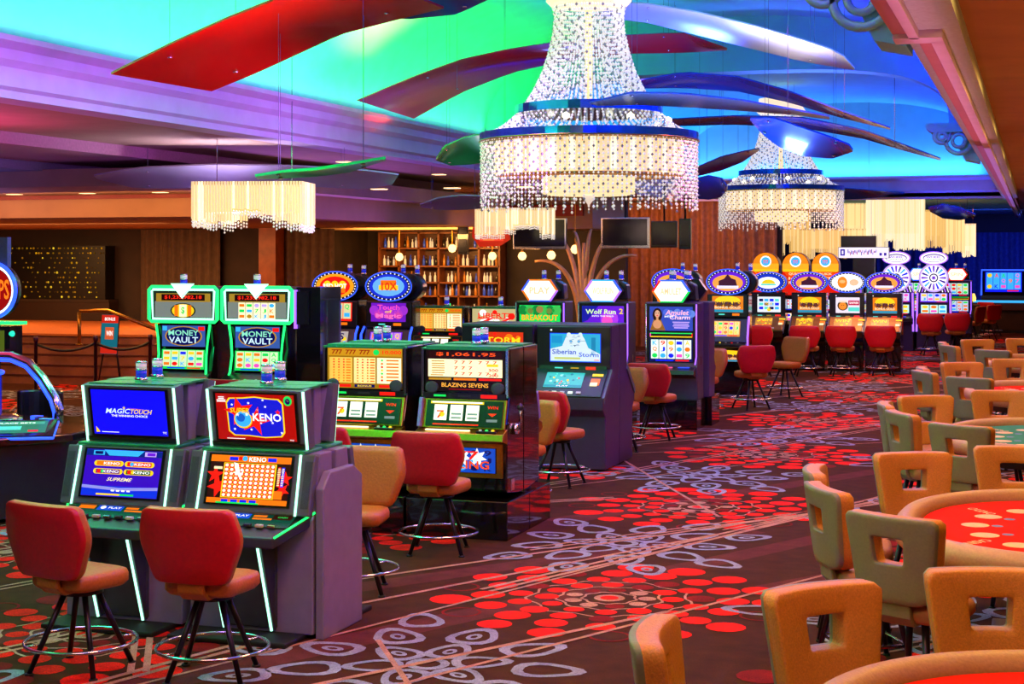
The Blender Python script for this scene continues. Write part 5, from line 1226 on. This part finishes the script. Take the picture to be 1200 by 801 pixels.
for px, lab in [(890, 'red backed stool at the first machine of the far bronze row'), (945, 'red backed stool at the second machine of the far bronze row'), (987, 'red backed stool at the third machine of the far bronze row'), (1033, 'red backed stool at the right end machine of the far bronze row')]: stool_px(px, 430, 0, lab)
stool_px(1091, 408, 0, 'red backed stool at the violet wheel machine')
stool(XAT(1120, 40.2), 40.2, .2, 'dim red stool beside the machine with red rimmed sign')
stool(XAT(222, MY - .75), MY - .75, .3, 'stool top showing before the left vault machine'); stool(XAT(282, MY - .9), MY - .9, 0, 'dark red stool top before the right vault machine')
stool(XAT(375, DY - 2.0), DY - 2.0, -.1, 'purple lit red stool top below the red and gold topper machine')
stool(XAT(1156, 47), 47, .9, 'red stool turned sideways at the dark far right tables'); stool(XAT(1162, 49.6), 49.6, -.6, 'red stool farther back at the dark far right tables'); stool(XAT(1138, 45.4), 45.4, 1.2, 'dark red stool beside the lamp lit far right counter')
# ================================================================ gaming tables and their chairs
tabs = [(5.5, 'red', 'red felt table nearest the camera, cut off by the bottom edge'), (10.12, 'red', 'red felt table with cream rings, second from the camera'), (15.1, 'green', 'green felt table, third from the camera'), (20.0, 'red', 'red felt table mostly hidden by chairs, fourth from the camera'), (25.6, 'red', 'farthest red felt gaming table before the far bronze row')]
ords = ['nearest red table', 'second red table', 'green table', 'fourth table', 'farthest table']
pc = None
off = [(-.62, -1.72, 'seen from behind at the near side of the'), (-1.30, -.72, 'at the left near side of the'), (-1.42, .10, 'at the left middle of the'), (-.94, 1.18, 'facing us at the left far side of the'), (-.22, 1.72, 'facing us at the far side of the')]
meas = {(0, 2): G(757, 742, 1.05), (0, 3): G(955, 687, 1.06), (0, 4): G(1156, 668, 1.06), (1, 0): G(1043, 606, 1.06), (1, 1): G(962, 572, 1.06), (1, 2): G(951, 550, 1.06), (1, 3): G(1066, 531, 1.06), (1, 4): G(1187, 524, 1.06), (2, 0): G(1123, 499, 1.06), (2, 1): G(1052, 484, 1.06), (2, 2): G(1035, 473, 1.06), (2, 3): G(1082, 464, 1.06), (2, 4): G(1170, 458, 1.06), (3, 0): G(1134, 443, 1.06), (3, 2): G(1079, 431, 1.06), (3, 3): G(1125, 425, 1.06), (3, 4): G(1187, 421, 1.06), }
rots = [(-.45, -1.1, -1.45, -2.35, -2.85)] + [(-.48, -1.1, -1.45, -2.65, -3.0)] * 4
for ti, (ty, felt, lab) in enumerate(tabs):
    gaming_table(lab, (.02, ty, 0), felt)
    for ci, (ox, oy, dsc) in enumerate(off):
        if ti == 0 and ci < 2: continue
        rz = rots[ti][ci]
        if (ti, ci) in meas: p = meas[(ti, ci)]; bx_, by_ = p.x, p.y
        else: bx_, by_ = ox, ty + oy
        # measured point is the top of the back; the seat lies .27 m ahead of it along the facing
        x = bx_ - math.sin(rz) * .27; y = by_ + math.cos(rz) * .27
        full = '%s cut-out chair %s %s' % (['olive backed', 'olive backed', 'olive backed', 'tan', 'tan'][ci], dsc, ords[ti])
        if pc is None: pc = make_table_chair('cut_out_chair', full, (x, y, 0), rz)
        else: dup(pc, (x, y, 0), rz, full)
# ================================================================ chandeliers
cp = P(690, 247, 20.5)
ch1 = make_chandelier('large tiered crystal chandelier nearest the camera', (cp.x, cp.y, cp.z))
cp = P(915, 270, 36.0)
dup(ch1, (cp.x, cp.y, cp.z), .3, 'tiered crystal chandelier farther back, right of the large one')
p = P(298, 268, 19.2); rod_chandelier('rod_chandelier', 'rectangular crystal rod chandelier on the left before the bar soffit', 'chandelier', (p.x, p.y, p.z), 1.32, .8, .56, [.85, .95, .85, .62, .62, .75, .9, .95], 3.38, 'rectangular rod chandeliers', rz=.25)
p = P(604, 276, 29); rod_chandelier('rod_chandelier', 'small rectangular rod chandelier below the large crystal one before the bar', 'chandelier', (p.x, p.y, p.z), 1.4, .8, .5, [.98, .98, .8, .62, .62, .98], 3.9, 'rectangular rod chandeliers', seed=2, rz=.25)
k = 0
for px0, px1, y0, y1, Y, lab in [
    (904, 948, 232, 300, 46, 'leftmost tall cream rod lamp over the far machines'), (984, 1018, 238, 278, 49, 'small cream rod lamp behind the wide one'), (1018, 1080, 232, 296, 44.5, 'widest cream rod lamp over the wheel machines'), (1080, 1106, 246, 292, 46, 'cream rod lamp right of the widest one'), (1107, 1128, 252, 298, 47.5, 'narrow cream rod lamp, second from the right'), (1129, 1142, 262, 302, 49, 'rightmost narrow cream rod lamp'), (936, 990, 268, 304, 43.4, 'low yellow rod lamp below the second crystal chandelier'), (984, 1018, 268, 300, 47.6, 'cream rod lamp just left of the widest one')]:
    d = DAT((px0 + px1) / 2, Y); w = (px1 - px0) / F * d; h = (y1 - y0) / F * d; p = P((px0 + px1) / 2, y1, d); k += 1
    rod_chandelier('rod_lamp', lab, 'chandelier', (p.x, Y, p.z), w, min(w, 1.0), h, [1, 1, .8, .97, .97, .97], 3.98, 'stepped cream rod lamps at the far end', fringe=False, seed=20 + k, rodm=[(emi('#ffeec8', .98), emi('#ffe8b0', .9)), (emi('#f0c070', .85), emi('#ffd898', .9)), (emi('#ffe2a0', .95), emi('#f0d090', .8))][k % 3], rz=.2)
# ================================================================ blades
def glossy(n, c, r=.25, m=.2): return mat(n, c, r, m, .1, 1.5, coat=.4)
BR = glossy('blade_red', '#b80808'); BB = glossy('blade_deep_blue', '#14409a'); BS = mat('blade_silver', '#b8bcd0', .3, .5, .1, 1.5); BG = glossy('blade_green', '#18a060'); BGR = mat('blade_grey', '#8a86a0', .5, .1, .1, 1.5); BRB = glossy('blade_plum_red', '#901020')
bl = [
 ('broad red blade running up from the left cornice', [(130, 87), (200, 52), (262, 24), (322, 0), (360, -18), (420, -30)], [(248, 107), (300, 86), (350, 63), (400, 40), (470, 22), (520, 10)], 14.2, 13.0, BR),
 ('dark blue rounded blade at the top edge', [(360, -10), (400, -22), (470, -30), (540, -22), (580, -10)], [(366, -2), (410, 13), (475, 23), (535, 17), (580, -4)], 13.5, 13.5, BB),
 ('long plum red blade left of the large chandelier', [(419, 118), (480, 92), (540, 70), (600, 57), (650, 50), (720, 42), (800, 38), (852, 56)], [(485, 139), (540, 109), (600, 85), (650, 74), (732, 63), (800, 62), (852, 59)], 20.2, 24.2, BRB),
 ('silver white blade sweeping right from the large chandelier top', [(705, 2), (760, 5), (820, 15), (890, 32), (950, 50), (985, 62), (1001, 80)], [(705, 20), (760, 27), (820, 42), (880, 57), (940, 72), (980, 79), (1001, 82)], 21.5, 20.5, BS),
 ('slim blue blade tip curving down right of the chandelier', [(735, 97), (800, 85), (864, 90), (924, 107), (985, 130), (1043, 150)], [(737, 104), (800, 103), (864, 107), (924, 120), (985, 138), (1043, 152)], 24.4, 23.8, BB),
 ('blue grey blade just right of the chandelier band', [(690, 121), (740, 109), (800, 110), (870, 118), (930, 129), (972, 137)], [(700, 124), (750, 123), (810, 126), (870, 130), (930, 135), (972, 140)], 19.0, 19.3, mat('blade_steel_blue', '#5878b0', .3, .3)),
 ('long thin blade crossing low toward the right cornice', [(786, 140), (860, 136), (940, 138), (1010, 152), (1060, 170), (1102, 186)], [(790, 148), (860, 146), (940, 150), (1010, 162), (1060, 177), (1102, 188)], 28.0, 27.4, BB),
 ('dark blue rounded paddle in front of the second chandelier', [(879, 139), (905, 138), (940, 150), (970, 160), (995, 170), (999, 176)], [(879, 141), (892, 156), (912, 172), (940, 183), (975, 186), (999, 178)], 18.2, 18.0, BB),
 ('green paddle behind the left rim of the large chandelier', [(511, 186), (520, 172), (545, 161), (575, 156), (610, 154)], [(511, 188), (528, 194), (550, 193), (580, 188), (610, 184)], 22.2, 22.0, BG),
 ('small bright green blade above the left rod chandelier', [(299, 207), (330, 202), (370, 199), (410, 193), (452, 186)], [(302, 210), (335, 209), (370, 207), (410, 202), (452, 188)], 13.6, 13.2, mat('blade_bright_green', '#20c868', .3, .1, .1, 1.5)),
 ('long grey blade under the left ceiling behind the rod chandelier', [(110, 206), (160, 197), (250, 193), (350, 195), (430, 200), (467, 205)], [(114, 210), (160, 221), (250, 220), (350, 218), (430, 222), (460, 216)], 20.5, 20.5, BGR),
 ('flat dark blue blade between the chandelier and far lamps', [(822, 225), (880, 219), (950, 217), (1010, 222), (1060, 226)], [(824, 229), (880, 232), (950, 235), (1010, 233), (1060, 229)], 40.2, 39.8, BB),
 ('dark leaf shaped blade before the rightmost rod lamps', [(1088, 243), (1105, 239), (1125, 243), (1143, 251)], [(1090, 248), (1105, 256), (1125, 258), (1143, 254)], 40.0, 39.6, BB),
 ('purple pointed blade right of the large chandelier', [(815, 197), (845, 184), (870, 178), (890, 174)], [(815, 207), (845, 200), (870, 190), (890, 176)], 31.0, 30.6, mat('blade_violet', '#5a2080', .3, .2)),
 ('blue rounded blade at lower right of the large chandelier', [(812, 210), (830, 206), (845, 209), (852, 218)], [(812, 232), (830, 234), (845, 231), (852, 222)], 25.4, 25.2, BB),
 ('grey stub blade before the bar soffit', [(492, 240), (515, 232), (540, 229), (570, 230)], [(494, 243), (515, 246), (540, 246), (570, 244)], 24.5, 24.5, BGR)]
for lab, u, l, d0, d1, m in bl:
    tp = 3.84 if 'left ceiling' in lab or 'bar soffit' in lab else None
    if 'before the rightmost' in lab: tp = 4.4
    blade('hanging_blade', lab, u, l, d0, d1, m, top=tp)
# ================================================================ bar, screens, sculpture
bx0, bx1_ = XAT(448, 36.2), XAT(588, 36.2); zt = 3.0; t = thing('back_bar_shelf', 'tall wooden back bar shelving full of lit bottles', 'shelf', ((bx0 + bx1_) / 2, 36.3, 0)); bw = bx1_ - bx0
SHW = mat('bar_shelf_wood', '#8a4a20', .45, 0, .2, 8)
b = MB(); b.b2((-bw / 2, .1, .0), (bw / 2, .28, zt), mat('bar_back_panel', '#4a2410', .5, 0, .2, 4)); b.build('back_panel', t)
shelves = [1.0, 1.45, 1.78, 2.18, 2.62]
for z in shelves + [zt]:
    b = MB(); b.b2((-bw / 2, -.3, z - .04), (bw / 2, .1, z), SHW); b.build('shelf_board', t)
for kx in range(7):
    b = MB(); x = -bw / 2 + bw * kx / 6; b.b2((x - .025, -.3, 0), (x + .025, .1, zt), SHW); b.build('divider', t)
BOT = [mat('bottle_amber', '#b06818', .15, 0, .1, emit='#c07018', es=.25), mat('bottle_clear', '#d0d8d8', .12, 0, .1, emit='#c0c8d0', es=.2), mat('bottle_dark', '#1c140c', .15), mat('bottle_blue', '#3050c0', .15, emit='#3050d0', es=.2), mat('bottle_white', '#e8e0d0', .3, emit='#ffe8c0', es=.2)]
protos = {}
q = random.Random(77)
names = ['amber', 'clear', 'dark', 'blue', 'white capped']; rows = ['lowest', 'second', 'third', 'fourth', 'top']
for si, z in enumerate(shelves):
    for kx in range(6):
        nb = q.choice([3, 4, 4, 5]) if si else 2
        for j in range(nb):
            if q.random() < .12: continue
            c = q.randrange(5); x = (bx0 + bx1_) / 2 - bw / 2 + bw * (kx + .12 + .76 * (j + .5) / nb) / 6; y = 36.3 - .2 + q.uniform(-.03, .05); s = q.uniform(.7, .95)
            lab = 'small %s bottle on the %s shelf of the back bar' % (names[c], rows[si])
            if c not in protos:
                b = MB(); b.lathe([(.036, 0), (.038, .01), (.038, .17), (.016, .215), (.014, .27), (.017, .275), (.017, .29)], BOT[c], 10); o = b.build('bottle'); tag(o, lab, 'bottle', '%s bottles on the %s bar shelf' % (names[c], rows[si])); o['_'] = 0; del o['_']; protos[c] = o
            else:
                o = protos[c].copy(); COL.objects.link(o); o['label'] = lab; o['group'] = '%s bottles on the %s bar shelf' % (names[c], rows[si])
            o.location = (x, y, z); o.scale = (s, s, s)
# counter
t = thing('bar_counter', 'dark wooden bar counter in front of the bottle shelves', 'counter', ((bx0 + bx1_) / 2 + .6, 34.2, 0))
b = MB(); b.b2((-1.9, -.2, 0), (2.4, .35, 1.04), DKW); b.build('front_panel', t); b = MB(); b.b2((-2.0, -.35, 1.04), (2.5, .45, 1.1), SHW); b.build('counter_top', t, bevel=.01)
b = MB(); b.lathe([(.05, 0), (.05, .02), (.04, .22)], emi('#20ff80', 1.6), 10); o = b.build('glowing_tap', loc=(XAT(526, 34.1), 34.1, 1.10)); tag(o, 'small green glowing tap lamp on the bar counter', 'lamp')
# pendant lamps over the bar
for i, (px, py, Y) in enumerate([(468, 301, 34.6), (530, 291, 34.8), (577, 300, 35.0), (646, 299, 33.0), (674, 292, 32.4), (612, 300, 34.0)]):
    x = XAT(px, Y); z = ZAT(px, py, Y); lab = 'warm globe pendant lamp, %s over the bar' % ['leftmost', 'second from left', 'third from left', 'fifth from left', 'rightmost', 'fourth from left'][i]
    t = thing('pendant_lamp', lab, 'lamp', (x, Y, z), 0, 'globe pendants over the bar')
    b = MB(); b.lathe([(0, -.1), (.07, -.07), (.1, 0), (.07, .07), (.03, .1)], emi('#ffcf80', 3.0), 14); b.build('globe', t); b = MB(); b.tube([(0, 0, .1), (0, 0, 3.02 - z if i not in (3, 4) else 3.6 - z)], .008, BRASS, 5); b.lathe([(.04, .09), (.02, .15)], BRASS, 8); b.build('cord', t)
# screens on the bar ceiling
for px0, px1, py0, py1, Y, lab, hang in [(602, 664, 256, 292, 29.5, 'wide black hanging television below the small rod chandelier', 3.9), (705, 761, 255, 291, 28.5, 'black hanging television with silver frame right of the rod chandelier', 4.2), (763, 794, 259, 290, 33, 'dark hanging screen between two televisions', 4.0), (796, 810, 256, 292, 29.5, 'narrow dark television seen nearly edge on', 4.2), (537, 549, 262, 298, 33.0, 'narrow black television seen edge on before the bar shelves', 3.0)]:
    xa, xb = XAT(px0, Y), XAT(px1, Y); za, zb = ZAT(px0, py1, Y), ZAT(px0, py0, Y); w = xb - xa; h = zb - za
    t = thing('television', lab, 'television', ((xa + xb) / 2, Y, (za + zb) / 2), 0, 'black televisions hung around the bar')
    b = MB(); b.box((0, 0, 0), (w, .08, h), CHR if 'silver' in lab or 'below' in lab else BODY); b.build('housing', t, bevel=.008)
    b = MB(); b.box((0, -.042, .015), (w - .06, .006, h - .08), mat('tv_screen_off', '#0a0b10', .12)); b.build('screen', t)
    b = MB(); b.tube([(0, .0, h / 2), (0, 0, hang - (za + zb) / 2)], .02, BODY, 8); b.build('ceiling_mount', t)
# red neon sign
Y = 31.5; x = XAT(575, Y); t = thing('neon_sign', 'red lit script sign hanging before the bar shelves', 'sign', (x, Y, ZAT(575, 277, Y)))
M = face((0, 0, 0)); b = MB(); b.extr([(-.40, .2), (-.1, .26), (.38, .2), (.42, -.06), (.2, -.2), (-.25, -.22), (-.42, 0)], 'z', -.08, 0, mat('sign_red_board', '#a01008', .4, emit='#e02010', es=.35), M); b.build('board', t)
b = MB(); a = Art(b, M, .84, .44); a.k = .004; a.text('SINNER', .05, .25, .7, .26, emi('#ff8a40', 1.5)); a.rect(.05, -.32, .62, .1, emi('#ff4028', 1.2)); a.up(); a.rect(-.1, -.32, .3, .04, emi('#ff8a40', 1.2)); b.build('lettering', t, fix=False)
b = MB(); b.tube([(-.3, .04, .2), (-.3, .04, 3.85 - t.location.z)], .012, CHR, 5); b.tube([(.3, .04, .2), (.3, .04, 3.85 - t.location.z)], .012, CHR, 5); b.build('suspension_rod', t)
# golden branching sculpture
Y = 30.0; c = Vector((XAT(684, Y), Y, 0)); t = thing('branching_sculpture', 'golden tree like sculpture of curved stems behind the hexagon signs', 'sculpture', c)
GS = mat('sculpture_gold', '#e8b070', .35, .15, .1, 10)
b = MB(); b.lathe([(.4, 0), (.42, .1), (.2, .2), (.14, 1.1)], GS, 16); b.build('trunk', t)
for dx, tx, ty in [(-.3, 632, 306), (-.18, 648, 276), (-.05, 672, 272), (.06, 693, 270), (.2, 716, 280), (.3, 742, 300), (.0, 684, 285)]:
    e = Vector((XAT(tx, Y), Y + dx, ZAT(tx, ty, Y))) - c; A0 = Vector((dx * .2, 0, .9)); A1 = Vector((dx * .25, 0, 1.9)); A2 = Vector((e.x * .45, e.y * .4, e.z + .12))
    b = MB(); b.tube([A0 * (1 - s) ** 3 + A1 * 3 * s * (1 - s) ** 2 + A2 * 3 * s * s * (1 - s) + e * s ** 3 for s in [k / 14 for k in range(15)]], [.07 - .045 * k / 14 for k in range(15)], GS, 8); b.build('branch', t)
# poster on its stand, queue posts
p = G(130, 458); t = thing('poster_stand', 'red and teal poster on a black folding easel by the wooden platform', 'poster', (p.x, p.y, 0), -.15)
s_ = (p - Vector((0, 0, 0))).length
for a, c2 in (((-.28, -.05, 0), (-.03, 0, 1.35)), ((.28, -.05, 0), (.03, 0, 1.35)), ((0, .3, 0), (0, .02, 1.3))):
    b = MB(); b.tube([a, c2], .016, BODY, 6); b.build('leg', t)
M = face((0, -.04, 1.02), .08); b = MB(); b.box((0, 0, -.01), (.4, .72, .02), BODY, M); a = Art(b, M, .40, .72); a.rect(0, 0, .96, .97, emi('#147088', .75)); a.up(); a.rect(0, .76, .96, .2, emi('#c82818', .8)); a.rect(0, -.8, .96, .16, emi('#c82818', .8)); a.rect(0, .05, .5, .3, emi('#d06038', .8)); a.up(); a.text('BONUS', 0, .76, .6, .08, W); a.text('WIN', 0, .05, .36, .12, W); b.build('poster', t, fix=False)
for i, (px, py) in enumerate([(112, 466), (42, 468), (176, 464)]):
    p = G(px, py); t = thing('queue_post', 'black belt post before the wooden platform, %s one' % ['middle', 'left', 'right'][i], 'post', (p.x, p.y, 0), 0, 'belt posts by the wooden platform')
    b = MB(); b.lathe([(.17, 0), (.17, .03), (.03, .05)], BODY, 18); b.build('foot', t); b = MB(); b.lathe([(.03, .05), (.03, .98), (.04, .98), (.04, 1.06), (.02, 1.07)], mat('post_plum', '#4a3048', .3, .5), 12); b.build('pole', t)
for a_, b_, lab in [((42, 468), (112, 466), 'sagging black belt between the left and middle posts'), ((112, 466), (176, 464), 'sagging black belt between the middle and right posts')]:
    p = G(*a_); r = G(*b_); c = (p + r) / 2; pts = [p + (r - p) * k / 8 + Vector((0, 0, .94 - .5 * (k / 8) * (1 - k / 8))) for k in range(9)]; pts = [v - Vector((c.x, c.y, .8)) for v in pts]
    b = MB(); b.tube(pts, .025, RUBB, 6); tag(b.build('queue_belt', loc=(c.x, c.y, .8)), lab, 'belt')
# clutter by the far right wall
p = Vector((XAT(1172, 52), 52, 0)); t = thing('craps_table', 'dark far table with blue lit rim before the blue drape', 'gaming table', p)
b = MB(); b.b2((-1.4, -.5, .1), (1.6, .5, .7), DKW); b.b2((-1.2, -.4, 0), (1.4, .4, .1), BODY); b.build('base', t); b = MB(); b.b2((-1.5, -.6, .7), (1.7, .6, .95), mat('table_side_plum', '#3a2030', .5)); b.build('tub', t, bevel=.03); b = MB(); b.b2((-1.45, -.62, .95), (1.65, -.5, .99), SKY); b.b2((-1.45, .5, .95), (1.65, .62, .99), SKY); b.build('rim', t)
p = Vector((XAT(1176, 55), 55, 0)); t = thing('game_cabinet', 'bright cyan lit game cabinet before the blue drape', 'game machine', p); b = MB(); b.extr([(-.3, 0), (.5, 0), (.5, 1.9), (.2, 1.9), (-.3, 1.1)], 'x', -.7, .7, BODY); b.build('cabinet', t)
M = face((0, -.05, 1.52), .57); screen(t, M @ Vector((0, 0, .03)), 1.2, .8, .57, art_reels(131, emi('#40b0ff', 1.1), 5, 3, BLU)); b = MB(); b.tube([(-.7, -.3, 1.1), (-.7, .2, 1.93), (.7, .2, 1.93), (.7, -.3, 1.1)], .03, LED_B, 6); b.build('light_strip', t)
p = Vector((XAT(1127, 47.5), 47.5, 0)); t = thing('lamp_counter', 'dark counter with two small glowing lamps right of the wheel machines', 'counter', p); b = MB(); b.b2((-.4, -.4, 0), (.5, .4, 1.0), DKW); b.build('cabinet', t)
for i, (dx, dz) in enumerate(((-.1, 1.0), (.3, 1.0))):
    b = MB(); b.lathe([(.04, 0), (.02, .05), (.02, .1)], BRASS, 10); b.lathe([(.09, .1), (.1, .2), (.06, .32)], emi('#ffd860', 2.0), 12); tag(b.build('table_lamp', loc=(p.x + dx, 47.5, dz)), 'small yellow glowing lamp on the dark far counter, %s one' % ['left', 'right'][i], 'lamp')
